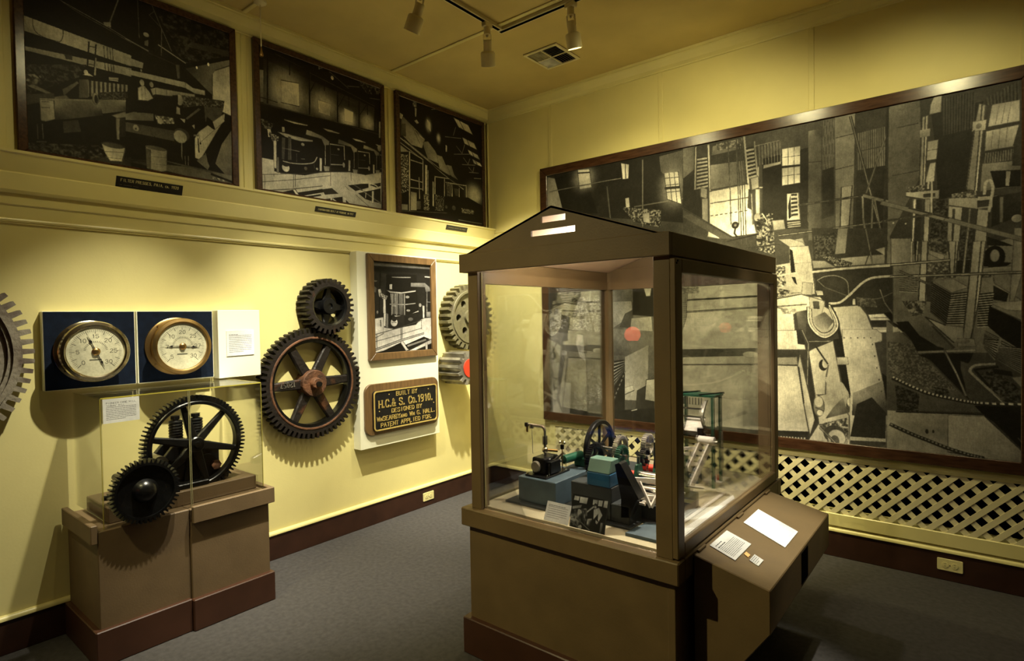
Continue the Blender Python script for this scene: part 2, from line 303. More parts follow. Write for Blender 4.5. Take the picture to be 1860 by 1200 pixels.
PRINT_MURAL = [
('p',36,[-6,2106,1267,1963,1261,1415,-15,1642]),('p',150,[-4,1942,83,1915,167,1620,-10,1642]),('p',30,[83,1915,353,1936,483,1581,167,1620]),
('w',150,[360,1870,107,104]),('p',205,[303,1945,414,1932,430,1791,317,1792]),('p',60,[302,1925,414,1913,415,1902,302,1915]),
('p',200,[690,1929,755,1907,748,1807,702,1808]),('l',60,7,[724,1916,727,1811]),('p',78,[997,1922,1267,1940,1251,1600,1168,1647,1008,1813]),
('l',110,8,[795,1591,1251,1600]),('w',140,[1095,1681,99,141]),('p',215,[1033,1797,1139,1791,1161,1560,1054,1610]),('l',80,5,[1041,1760,1147,1752]),
('l',80,5,[1045,1710,1151,1703]),('l',80,5,[1049,1659,1156,1653]),('l',80,5,[1071,1793,1091,1587]),('l',80,5,[1108,1790,1128,1576]),
('p',60,[1035,1699,1150,1690,1150,1673,1037,1680]),('p',190,[721,1663,751,1665,757,1596,727,1588]),('l',110,10,[867,1921,860,1436]),
('l',90,12,[567,1773,592,1529]),('l',130,6,[31,1814,560,1819,688,1817]),('n',35,150,6,[685,1605,1005,1540,1003,1415,794,1480]),
('p',150,[861,1534,914,1533,920,1454,867,1472]),('p',74,[-26,1483,1790,1137,1754,820,996,838,-35,1047]),('n',40,120,10,[1,1458,1002,1297,998,998,-35,1047]),
('p',120,[81,1269,642,1267,686,1055,104,1040]),('e',40,[825,1129,115,123]),('e',120,[825,1129,54,57]),('p',150,[1001,1238,1756,1069,1755,963,1040,996]),
('l',150,20,[28,1409,1001,1258,1756,1104]),('s',6,50,130,[246,1433,500,1408,498,1258,243,1292]),('p',64,[1175,1952,2137,1957,2133,1078,1779,1154,1169,1365]),
('p',96,[1175,1960,1266,1950,1256,1754,1173,1735]),('p',42,[1173,1735,1265,1792,1333,1371,1170,1534]),('p',40,[1706,1775,1977,1796,1974,1302,1703,1331]),
('p',74,[1657,1896,1825,1927,1824,1826,1706,1775]),('s',9,74,112,[2057,1885,2056,1649,2115,1646,2116,1886]),
('g',(120,70,60,100),[1977,1895,2047,1894,2044,1224,1974,1231]),('l',60,5,[1976,1705,2046,1699]),('s',9,50,140,[1267,1867,1352,1864,1350,1652,1255,1646]),
('l',150,15,[1268,1934,1259,1650]),('l',168,17,[1356,1932,1364,1626]),('g',(120,120,90,90),[1386,1919,1584,1933,1591,1867,1378,1858]),
('n',70,150,9,[1410,1930,1584,1933,1584,1880,1417,1882]),('p',56,[1370,1859,1591,1864,1590,1787,1369,1796]),('p',108,[1369,1796,1590,1787,1600,1635,1368,1632]),
('p',206,[1359,1619,1626,1632,1639,1443,1667,1305,1489,1300,1361,1392]),('l',120,4,[1367,1538,1618,1543]),('d',60,6,32,[1366,1454,1624,1460]),
('p',60,[1618,1596,1633,1594,1639,1458,1610,1477]),('p',190,[1357,1384,1435,1290,1344,1315]),('l',165,18,[1593,1938,1618,1633]),
('s',8,45,150,[1604,1865,1658,1866,1673,1670,1620,1663]),('l',140,10,[1658,1895,1675,1677]),('l',160,6,[1681,1728,1680,1654]),
('p',150,[1633,1661,1680,1668,1683,1597,1640,1589]),('p',190,[1662,1589,1687,1586,1688,1430,1664,1432]),('l',185,7,[1687,1597,1705,1594]),
('l',140,7,[1636,1563,1645,1367]),('p',130,[1300,1659,1344,1637,1339,1575,1299,1592]),('p',120,[1307,1579,1347,1574,1349,1385,1309,1413]),
('n',40,170,7,[1668,1432,1767,1420,1779,1154,1666,1201]),('e',165,[1671,1409,20,26]),('l',190,7,[1703,1428,1731,1380,1724,1358]),
('l',118,4,[1487,1945,1499,1614,1503,1383]),('l',118,4,[1540,1934,1552,1606,1556,1377]),('l',110,3,[1543,1933,1563,1650,1571,1247]),
('l',110,3,[1558,1930,1578,1647,1586,1245]),('l',110,3,[1573,1927,1593,1645,1601,1244]),('e',45,[1531,1373,24,23]),('e',120,[1531,1373,9,9]),
('l',45,11,[1531,1354,1525,1320,1542,1295]),('p',72,[1170,1534,1519,1286,1435,1294,1170,1470]),('l',145,5,[1170,1530,1519,1290]),
('l',40,8,[1473,1271,1667,1298]),('p',216,[1826,1815,1930,1812,1929,1702,1825,1710]),('p',216,[1825,1695,1929,1690,1929,1589,1824,1588]),
('l',70,3,[1861,1813,1860,1707]),('l',70,3,[1896,1812,1895,1706]),('l',70,3,[1825,1762,1930,1757]),('l',70,3,[1860,1694,1859,1589]),
('l',70,3,[1895,1694,1894,1588]),('l',70,3,[1825,1646,1929,1643]),('p',200,[1853,1532,1920,1528,1929,1364,1852,1366]),
('p',40,[1859,1459,1873,1522,1876,1385,1862,1372]),('s',6,50,190,[1876,1528,1910,1524,1916,1380,1876,1377]),
('s',3,60,170,[1852,1359,1929,1360,1930,1321,1855,1321]),('l',130,4,[1657,1866,1811,1872]),('p',150,[1713,1735,1817,1739,1817,1724,1713,1713]),
('l',120,4,[1685,1864,1690,1741]),('l',120,4,[1704,1864,1708,1740]),('l',120,4,[1722,1864,1727,1739]),('l',120,4,[1740,1865,1745,1738]),
('l',120,4,[1759,1865,1763,1737]),('l',120,4,[1777,1865,1781,1736]),('l',120,4,[1795,1865,1799,1735]),('l',120,4,[1812,1865,1817,1734]),
('l',90,3,[1975,1486,1971,1352,1987,1308]),('l',160,3,[1916,1455,2135,1453]),('l',170,4,[1674,1394,1800,1284]),('l',150,4,[1608,1213,1807,1225]),
('l',160,6,[1814,1274,1980,1280,2134,1285]),('l',140,3,[1974,1284,2134,1295]),('p',150,[1763,1376,1832,1374,1841,1316,1773,1313]),
('p',160,[1848,1236,1941,1248,1954,1204,1874,1197]),('s',8,80,135,[2056,1942,2051,1643,2116,1654,2119,1939]),('p',48,[2051,1643,2116,1654,2115,1367,2050,1352]),
('g',(120,130,110,100),[2122,1949,2228,1952,2211,1137,2124,1134]),('l',70,5,[2127,1822,2223,1829]),('l',70,5,[2121,1636,2218,1645]),
('p',150,[2155,1527,2212,1529,2182,1140,2143,1138]),('s',14,72,112,[2237,1826,2236,1611,2388,1617,2388,1837]),
('p',46,[2232,1612,2388,1617,2377,1166,2230,1179]),('l',70,6,[2232,1720,2388,1727]),('g',(110,100,90,105),[2397,1939,2556,1952,2534,1090,2386,1017]),
('l',60,6,[2428,1807,2544,1813]),('l',60,5,[2410,1551,2543,1569]),('l',50,12,[2384,1942,2382,1018]),('l',150,9,[2204,1931,2369,1177]),
('l',105,8,[2388,1805,2283,1475]),('l',150,7,[1921,1453,2269,1461]),('l',115,18,[2269,1461,2618,1310]),('l',150,9,[1802,1277,2534,1305]),
('l',120,9,[2264,1456,2268,1327,2304,1055]),('l',110,9,[2315,1438,2305,1151]),('l',130,6,[2324,1437,2360,1210]),
('p',30,[2413,1278,2475,1279,2475,1265,2413,1265]),('p',52,[1993,1303,2466,1251,2465,773,2092,779,2012,894]),
('n',38,90,5,[2003,1256,2134,1265,2124,1139,2013,1109]),('p',122,[2136,1287,2187,1282,2175,1135,2119,1134]),
('p',142,[2153,1109,2373,1113,2377,1060,2211,1061,2143,1088]),('p',132,[1992,1105,2064,1099,2123,1056,2002,1059]),
('n',35,150,3,[2054,1122,2094,1125,2211,1077,2206,1056,2123,1062]),('p',150,[2328,1144,2377,1155,2373,1108]),
('p',112,[2391,1259,2466,1251,2465,1044,2382,1060]),('l',60,10,[2382,1260,2377,1060]),('l',130,5,[2280,1266,2314,1059]),('l',60,5,[2337,1255,2277,1062]),
('l',150,6,[2355,1258,2377,1155]),('p',172,[1864,1201,1972,1197,1992,1105,2012,899,1782,879,1784,1091,1866,1102]),('l',130,3,[1893,1095,1992,1096]),
('p',28,[1865,1189,1882,1176,1898,1042,1873,1038]),('p',30,[1876,1012,1897,1011,1908,961,1892,976]),('n',50,185,7,[1784,1085,1839,1081,1843,958,1783,949]),
('n',40,180,7,[1783,949,1865,928,1859,894,1782,888]),('p',160,[1796,1254,1872,1249,1941,1223,1957,1198,1861,1201]),('l',50,3,[2002,1021,2465,1037]),
('l',170,13,[1783,1025,2002,1036,2191,1046,2465,1049]),('l',122,5,[2022,984,2063,1004,2123,1006,2181,970,2191,893]),('l',110,4,[2022,984,2063,940,2181,885]),
('l',178,13,[2087,841,2142,845,2191,884,2229,924,2267,960,2323,984,2465,986]),
('p',186,[1782,879,1929,903,2062,858,2062,825,2132,778,2151,612,1953,609,1912,782,1782,826]),('l',120,3,[1782,830,1960,839]),
('p',150,[1940,977,1997,968,1991,895,1934,902]),('l',90,4,[1870,911,1929,914]),('p',160,[2012,922,2050,918,2055,892,2022,893]),
('p',216,[1782,826,1885,800,1900,609,1780,607]),('n',120,205,6,[1809,819,1901,811,1896,782,1820,784]),
('g',(110,60,60,70),[1901,794,1960,804,2010,621,1927,609]),('p',186,[2107,818,2248,825,2285,770,2317,673,2356,662,2353,614,2156,612,2132,751]),
('p',32,[2092,818,2122,790,2156,612,2116,611,2127,751]),('p',168,[1976,884,2037,882,2062,847,2042,763,1985,752]),('p',70,[1996,857,2032,856,2034,808,2001,812]),
('p',190,[2212,864,2224,864,2226,831,2210,826]),('g',(150,90,80,170),[1975,747,2062,791,2112,734,2061,661]),
('p',60,[1959,724,2021,650,2081,631,2131,673,2141,617,1953,612]),('l',46,16,[1969,821,1974,724,2018,654,2071,637,2124,677,2132,734,2087,832]),
('l',216,8,[1970,821,1975,724,2021,656,2071,639,2121,678,2129,734,2087,829]),('l',70,11,[1985,809,1994,719,2042,664,2091,673,2115,724,2087,818]),
('l',206,5,[1983,809,1993,718,2041,661,2092,670,2117,723,2087,818]),('l',70,4,[1929,903,2062,858]),('l',60,3,[1782,876,1929,901]),
('l',90,3,[2012,899,2007,996]),('l',60,4,[2107,819,2248,826,2285,771,2317,674]),('p',200,[2290,770,2367,774,2399,737,2303,738]),
('p',45,[2303,735,2399,736,2430,699,2312,700]),('p',200,[2312,697,2430,697,2460,668,2322,668]),('l',70,2,[2315,686,2438,686]),('l',60,3,[2303,751,2385,752]),
('p',24,[2367,780,2465,788,2465,668,2421,710]),('n',60,110,5,[2229,875,2322,861,2336,812,2238,820]),('l',120,5,[2350,913,2372,838,2421,757]),
('l',100,4,[2304,859,2354,865,2421,897,2465,898]),('d',50,3,31,[2165,634,2308,635]),('l',90,2,[2156,627,2317,629]),
('p',206,[1108,1127,1777,990,1790,6,1107,22]),('l',150,6,[1117,889,1777,902]),('l',110,11,[1118,984,1777,995]),('l',120,9,[1116,804,1776,833]),
('p',96,[1113,542,1774,566,1774,522,1113,489]),('l',130,6,[1148,437,1783,463]),('p',150,[1119,1047,1202,1053,1187,771,1113,553]),
('n',80,190,5,[1131,1046,1283,1049,1282,937,1130,932]),('e',225,[1624,521,51,21]),('p',95,[1396,28,1790,27,1790,-4,1396,-27]),
('g',(200,205,190,170),[1572,433,1783,442,1780,47,1568,46]),('p',92,[19,1115,1100,1054,1088,-38,10,-31]),('p',48,[18,1082,111,1023,191,748,145,738,14,861]),
('d',150,12,34,[32,1071,110,990,161,890]),('s',6,50,135,[177,1063,324,1061,322,971,149,967]),('s',4,50,135,[136,962,233,963,200,889,148,888]),
('n',90,190,6,[252,941,534,952,530,662,235,683]),('p',34,[239,942,316,960,257,844,229,705,190,694,206,856]),('l',180,11,[395,905,409,988]),
('l',180,9,[420,925,451,987]),('l',90,14,[377,895,434,662]),('p',60,[243,796,350,794,350,768,243,764]),('n',70,180,6,[12,761,172,770,183,694,11,683]),
('n',110,180,4,[68,859,134,847,119,760,53,760]),('g',(150,110,70,150),[17,672,335,640,294,436,27,472]),('p',60,[29,561,101,474,99,408,34,472]),
('p',165,[279,651,335,640,356,428,295,468,261,564]),('g',(130,130,60,60),[341,640,529,641,527,506,339,496]),('e',170,[147,497,33,24]),
('l',170,10,[127,464,171,367]),('p',62,[204,411,539,486,531,17,197,-3]),('n',40,130,5,[242,348,526,444,521,110,236,22]),
('n',60,190,4,[452,262,536,340,533,132,462,147]),('p',142,[19,405,162,257,214,249,197,8,24,-13]),('p',60,[164,366,243,413,214,260,169,257]),
('p',110,[19,405,100,419,163,301,42,183]),('p',40,[338,47,532,48,531,12,312,2]),('l',150,6,[262,68,437,103]),('p',135,[598,898,762,898,771,793,600,693]),
('p',70,[658,703,705,804,772,833,781,693]),('p',42,[775,1073,947,1063,943,780,771,793]),('p',170,[861,999,925,1001,914,928,882,929]),
('p',140,[760,768,922,781,931,663,748,683]),('g',(110,120,80,70),[595,693,1086,663,1084,501,591,487]),('s',7,40,180,[608,446,722,462,698,368,594,250]),
('p',140,[700,480,898,574,882,158,695,154]),('p',40,[587,229,699,378,694,83,601,3]),('p',56,[797,232,937,310,934,44,783,80]),
('p',44,[585,63,1090,136,1088,-19,584,1]),('p',170,[697,246,764,270,775,231,696,195]),('p',160,[874,316,1082,347,1080,145,861,167]),('l',200,6,[750,77,795,91]),
('d',110,9,33,[604,158,710,389]),('p',212,[1733,678,1904,678,1910,595,1948,589,1954,561,1732,557]),
('p',56,[1732,549,1954,554,1972,465,1909,470,1897,518,1805,516]),('p',155,[1731,506,1903,515,1909,463,1731,456]),
('p',216,[1731,456,1909,456,1939,235,1970,51,1728,35]),('p',192,[1922,526,2005,131,1976,24,1939,235,1909,456]),('l',90,3,[1915,449,1943,229]),
('p',50,[1728,37,1964,50,1963,5,1728,-4]),('d',200,10,17,[1735,-2,1957,9]),('p',48,[1901,685,1936,685,1954,592,1910,595]),
('p',52,[1966,486,1997,363,2020,111,2002,130,1977,266]),
('p',188,[1970,548,2016,576,2107,618,2148,372,2171,353,2223,257,2228,178,2188,168,2190,-5,1963,-5,2026,112,1997,350]),
('g',(70,80,150,120),[2063,143,2182,187,2159,279,2105,214]),('n',60,190,7,[2026,105,2182,161,2187,15,2074,1]),('e',42,[2052,468,24,34]),
('e',190,[2063,478,17,28]),('l',58,9,[2013,579,2077,476]),('l',100,8,[2080,469,2067,388,2064,292]),('e',190,[2068,381,5,18]),
('p',80,[2009,285,2073,294,2027,278]),('l',170,9,[1936,678,1970,596,1962,348]),('e',120,[2027,215,31,62]),('e',200,[2026,242,25,34]),('e',205,[2033,176,17,18]),
('l',60,4,[2008,206,2051,189]),('e',80,[2202,222,28,60]),('e',205,[2200,255,22,30]),('e',205,[2208,186,20,17]),('l',60,4,[2179,214,2225,205]),
('e',70,[2111,53,59,54]),('e',190,[2123,31,48,51]),('e',90,[2114,13,24,34]),('l',210,8,[2032,85,2122,-3]),('p',200,[2193,49,2207,4,2181,1]),
('p',184,[2155,685,2331,685,2358,659,2358,621,2325,607,2363,390,2384,199,2384,141,2373,-1,2193,2,2194,281,2155,605]),
('p',34,[2107,625,2155,632,2200,288,2154,372]),('p',180,[2125,518,2183,520,2188,477,2130,474]),('g',(150,130,60,60),[2211,309,2363,390,2384,193,2205,176]),
('p',44,[2231,245,2307,290,2378,205,2375,57,2196,49]),('d',190,6,16,[2205,42,2370,47]),('g',(60,60,90,90),[2196,26,2375,38,2373,-1,2193,-1]),
('e',60,[2311,598,3,5]),('e',60,[2322,530,3,5]),('e',60,[2333,463,3,5]),('e',60,[2344,395,3,5]),('e',60,[2354,328,3,5]),('e',60,[2365,262,3,5]),
('e',60,[2166,635,3,4]),('e',60,[2201,635,3,4]),('e',60,[2236,635,3,4]),('e',60,[2269,635,3,4]),('e',60,[2303,636,3,4]),
('p',30,[2357,435,2401,398,2430,260,2419,145,2386,142,2387,231]),('d',165,9,21,[2384,391,2406,322,2416,247,2411,170]),
('p',86,[2381,737,2502,616,2541,557,2747,311,2818,248,2380,222]),('n',62,110,4,[2386,615,2502,604,2702,354,2608,342,2391,431]),
('p',132,[2382,222,2818,231,2987,45,2987,-4,2814,2,2379,-18]),('p',148,[2665,220,2822,226,2987,45,2987,1,2814,5,2664,19]),
('p',112,[2413,1102,2979,1109,2980,565,2690,558,2412,726]),('p',122,[2404,1259,2509,1248,2494,1047,2403,1051]),
('p',44,[2507,1248,2535,1245,2532,1053,2518,1054]),('l',180,5,[2504,1243,2499,1056]),('l',160,5,[2530,1183,2523,1060]),
('n',44,100,6,[2578,1240,2659,1231,2659,1083,2578,1117]),('p',130,[2578,1123,2650,1086,2646,1056,2578,1100]),
('n',60,140,6,[2569,1045,2672,1049,2672,961,2569,961]),('n',44,84,5,[2716,1225,2776,1219,2763,1058,2712,1051]),('p',40,[2703,1052,2763,1053,2759,967,2699,970]),
('l',140,8,[2751,1216,2729,968]),('p',142,[2664,1231,2716,1225,2694,962,2675,963]),('p',168,[2703,1227,2716,1225,2696,962,2690,963]),
('p',150,[2551,1243,2578,1240,2564,820,2532,830]),('p',60,[2569,995,2601,1004,2596,836,2569,837]),('p',112,[2834,1127,2939,1159,2975,1109,2975,825,2859,924]),
('p',30,[2826,1171,2900,1132,2936,1110,2830,1122]),('e',24,[2859,1059,44,59]),('p',24,[2818,1043,2928,1025,2900,1003,2814,1014]),('e',135,[2861,1067,19,32]),
('p',120,[2810,1007,2932,1009,2932,972,2810,980]),('n',50,130,6,[2805,969,2859,972,2859,956,2805,956]),
('p',130,[2939,1201,2969,1198,2969,970,2934,816,2920,827]),('p',34,[2855,913,2916,869,2908,827,2855,839]),('p',140,[2835,824,2971,830,2971,778,2908,785]),
('p',150,[2776,1219,2828,1181,2795,830,2761,622,2729,636,2755,940]),('p',175,[2810,1204,2828,1181,2795,830,2772,690,2789,906]),
('p',134,[2592,954,2690,955,2753,908,2681,882]),('s',14,26,92,[2592,943,2679,877,2657,707,2587,781]),('s',14,38,152,[2679,877,2748,885,2731,707,2657,707]),
('s',9,50,134,[2442,991,2530,991,2527,887,2442,896]),('s',14,34,146,[2797,872,2859,878,2837,696,2788,693]),
('p',24,[2839,808,2975,718,2976,570,2892,637,2831,704]),('l',90,2,[2851,797,2971,726]),('p',142,[2564,753,2654,707,2729,696,2733,636,2690,613,2619,691]),
('n',50,140,7,[2456,846,2569,843,2555,764,2499,759]),('p',24,[2427,726,2484,731,2541,645,2645,577,2540,569]),
('p',88,[2494,725,2559,733,2690,578,2636,576,2541,651]),('l',150,5,[2596,702,2690,586]),('p',130,[2707,636,2776,636,2785,593,2707,592]),
('e',110,[2729,622,30,14]),('s',10,40,140,[2822,677,2878,642,2866,562,2813,610]),('s',5,40,140,[2888,627,2976,570,2976,544,2884,563]),
('l',165,11,[2403,1050,2672,1058]),('l',168,10,[2403,983,2971,974]),('l',172,7,[2442,1014,2587,929]),('p',160,[2412,703,2451,674,2412,668]),
('p',30,[2497,628,2646,583,2646,548,2532,551]),('p',28,[2527,545,2774,560,2760,517,2729,470,2742,345,2756,309,2585,517]),('l',134,13,[2532,557,2780,574]),
('p',62,[2720,516,2756,500,2774,432,2904,300,2756,309,2720,470]),('n',30,80,6,[2774,432,2861,481,2978,361,2978,312,2900,306]),
('l',122,12,[2861,504,2787,496,2760,470,2774,442,2900,303]),('l',28,11,[2874,490,2778,471,2835,390]),('l',134,8,[2651,566,2702,446,2742,331]),
('s',8,34,132,[2822,631,2878,632,2861,523,2818,586]),('s',12,40,132,[2878,599,2986,590,2986,443,2874,523]),('p',126,[2929,437,2986,448,2987,361]),
('p',28,[2852,481,2929,468,2933,443,2861,453]),('n',30,70,5,[2421,372,2536,325,2531,223,2431,227]),('n',28,80,6,[2604,371,2669,357,2669,317,2608,324]),
('p',26,[2778,279,2987,296,2987,50,2857,201,2818,231]),('l',110,4,[2861,353,2904,300]),('l',90,4,[2954,129,2987,78]),
('l',40,17,[2411,405,2487,367,2575,331,2665,311,2747,297,2822,291,2987,296]),('d',176,11,19,[2411,414,2487,373,2575,335,2665,315,2747,301,2822,296,2987,303]),
('l',40,7,[2426,217,2818,236]),('l',44,20,[2400,141,2496,99,2575,70,2660,39,2747,16,2814,5]),('d',120,9,26,[2400,144,2496,101,2575,73,2660,42,2747,18,2814,7]),
('e',50,[2570,120,7,13]),('e',50,[2599,123,5,9]),('p',60,[2400,1951,2957,1967,2963,1370,2627,1309,2512,1189,2399,1200]),
('p',36,[2592,1854,2815,1873,2748,1415,2621,1383,2610,1676]),('s',12,40,66,[2639,1930,2639,1728,2776,1742,2782,1930]),
('g',(105,95,85,100),[2400,1943,2541,1947,2550,1540,2386,1186]),('l',60,5,[2432,1816,2532,1820]),('l',60,5,[2412,1552,2550,1562]),
('l',50,10,[2391,1946,2366,1188]),('p',170,[2605,1949,2639,1955,2634,1859,2585,1857,2589,1906]),('p',170,[2577,1710,2623,1712,2614,1610,2569,1609]),
('p',165,[2583,1590,2611,1592,2604,1491,2562,1491]),('l',80,3,[2574,1661,2619,1663]),('p',170,[2847,1844,2958,1845,2958,1738,2831,1736]),
('p',170,[2826,1714,2958,1720,2935,1616,2820,1613]),('l',120,3,[2879,1844,2863,1741]),('l',120,3,[2853,1715,2845,1616]),('l',120,3,[2903,1843,2887,1741]),
('l',120,3,[2882,1716,2874,1617]),('l',120,3,[2926,1843,2911,1741]),('l',120,3,[2911,1717,2903,1618]),('s',10,50,74,[2820,1886,2825,1846,2958,1845,2957,1940]),
('s',14,66,112,[2817,1601,2812,1549,2958,1547,2958,1601]),('p',118,[2809,1550,2963,1540,2963,1411,2801,1407]),
('p',30,[2842,1506,2963,1492,2963,1411,2863,1415]),('p',140,[2906,1495,2924,1492,2917,1418,2903,1420]),('l',60,6,[2806,1610,2963,1604]),
('p',60,[2935,1613,2963,1621,2963,1512,2929,1518]),('p',150,[2550,1849,2579,1852,2563,1472,2537,1476]),('p',185,[2565,1850,2579,1852,2563,1472,2554,1473]),
('p',142,[2541,1781,2587,1781,2586,1739,2541,1740]),('p',138,[2797,1863,2824,1850,2790,1412,2746,1426,2776,1728]),
('p',180,[2809,1854,2824,1850,2790,1412,2779,1414]),('p',168,[2771,1775,2827,1774,2823,1722,2768,1724]),('e',110,[2795,1748,12,14]),
('l',95,4,[2776,1728,2744,1430]),('p',150,[2475,1454,2627,1442,2624,1393,2555,1401,2475,1427]),('p',60,[2555,1429,2609,1427,2609,1406,2555,1410]),
('n',50,150,5,[2488,1476,2562,1479,2562,1443,2488,1446]),('p',195,[2509,1406,2525,1404,2512,1174,2501,1175]),('p',50,[2526,1403,2549,1400,2543,1171,2515,1174]),
('p',150,[2561,1400,2589,1396,2579,1168,2554,1170]),('l',165,9,[2578,1455,2580,1510,2587,1518,2594,1504,2591,1314]),
('n',36,80,5,[2603,1400,2668,1376,2662,1196,2585,1182]),('p',152,[2668,1391,2869,1378,2875,1315,2782,1317,2668,1351]),
('n',60,150,5,[2680,1411,2782,1417,2793,1373,2680,1389]),('p',60,[2790,1360,2842,1359,2842,1325,2790,1324]),('p',145,[2668,1348,2729,1332,2715,1155,2662,1160]),
('p',60,[2684,1331,2697,1329,2688,1158,2680,1158]),('p',152,[2790,1317,2838,1304,2827,1145,2776,1149]),('l',140,6,[2759,1321,2748,1166]),
('l',168,13,[2819,1391,2823,1443,2836,1459,2848,1446,2852,1400,2837,1297]),('p',44,[2853,1372,2963,1380,2964,1261,2847,1216]),
('p',110,[2880,1368,2896,1366,2893,1235,2880,1237]),('e',140,[2948,1249,21,20]),('l',112,23,[2360,1407,2656,1280,2964,1142]),('l',45,6,[2488,1360,2668,1283]),
('l',170,6,[2360,1302,2597,1313]),('e',190,[2415,1286,5,5]),('e',190,[2474,1276,4,5]),]
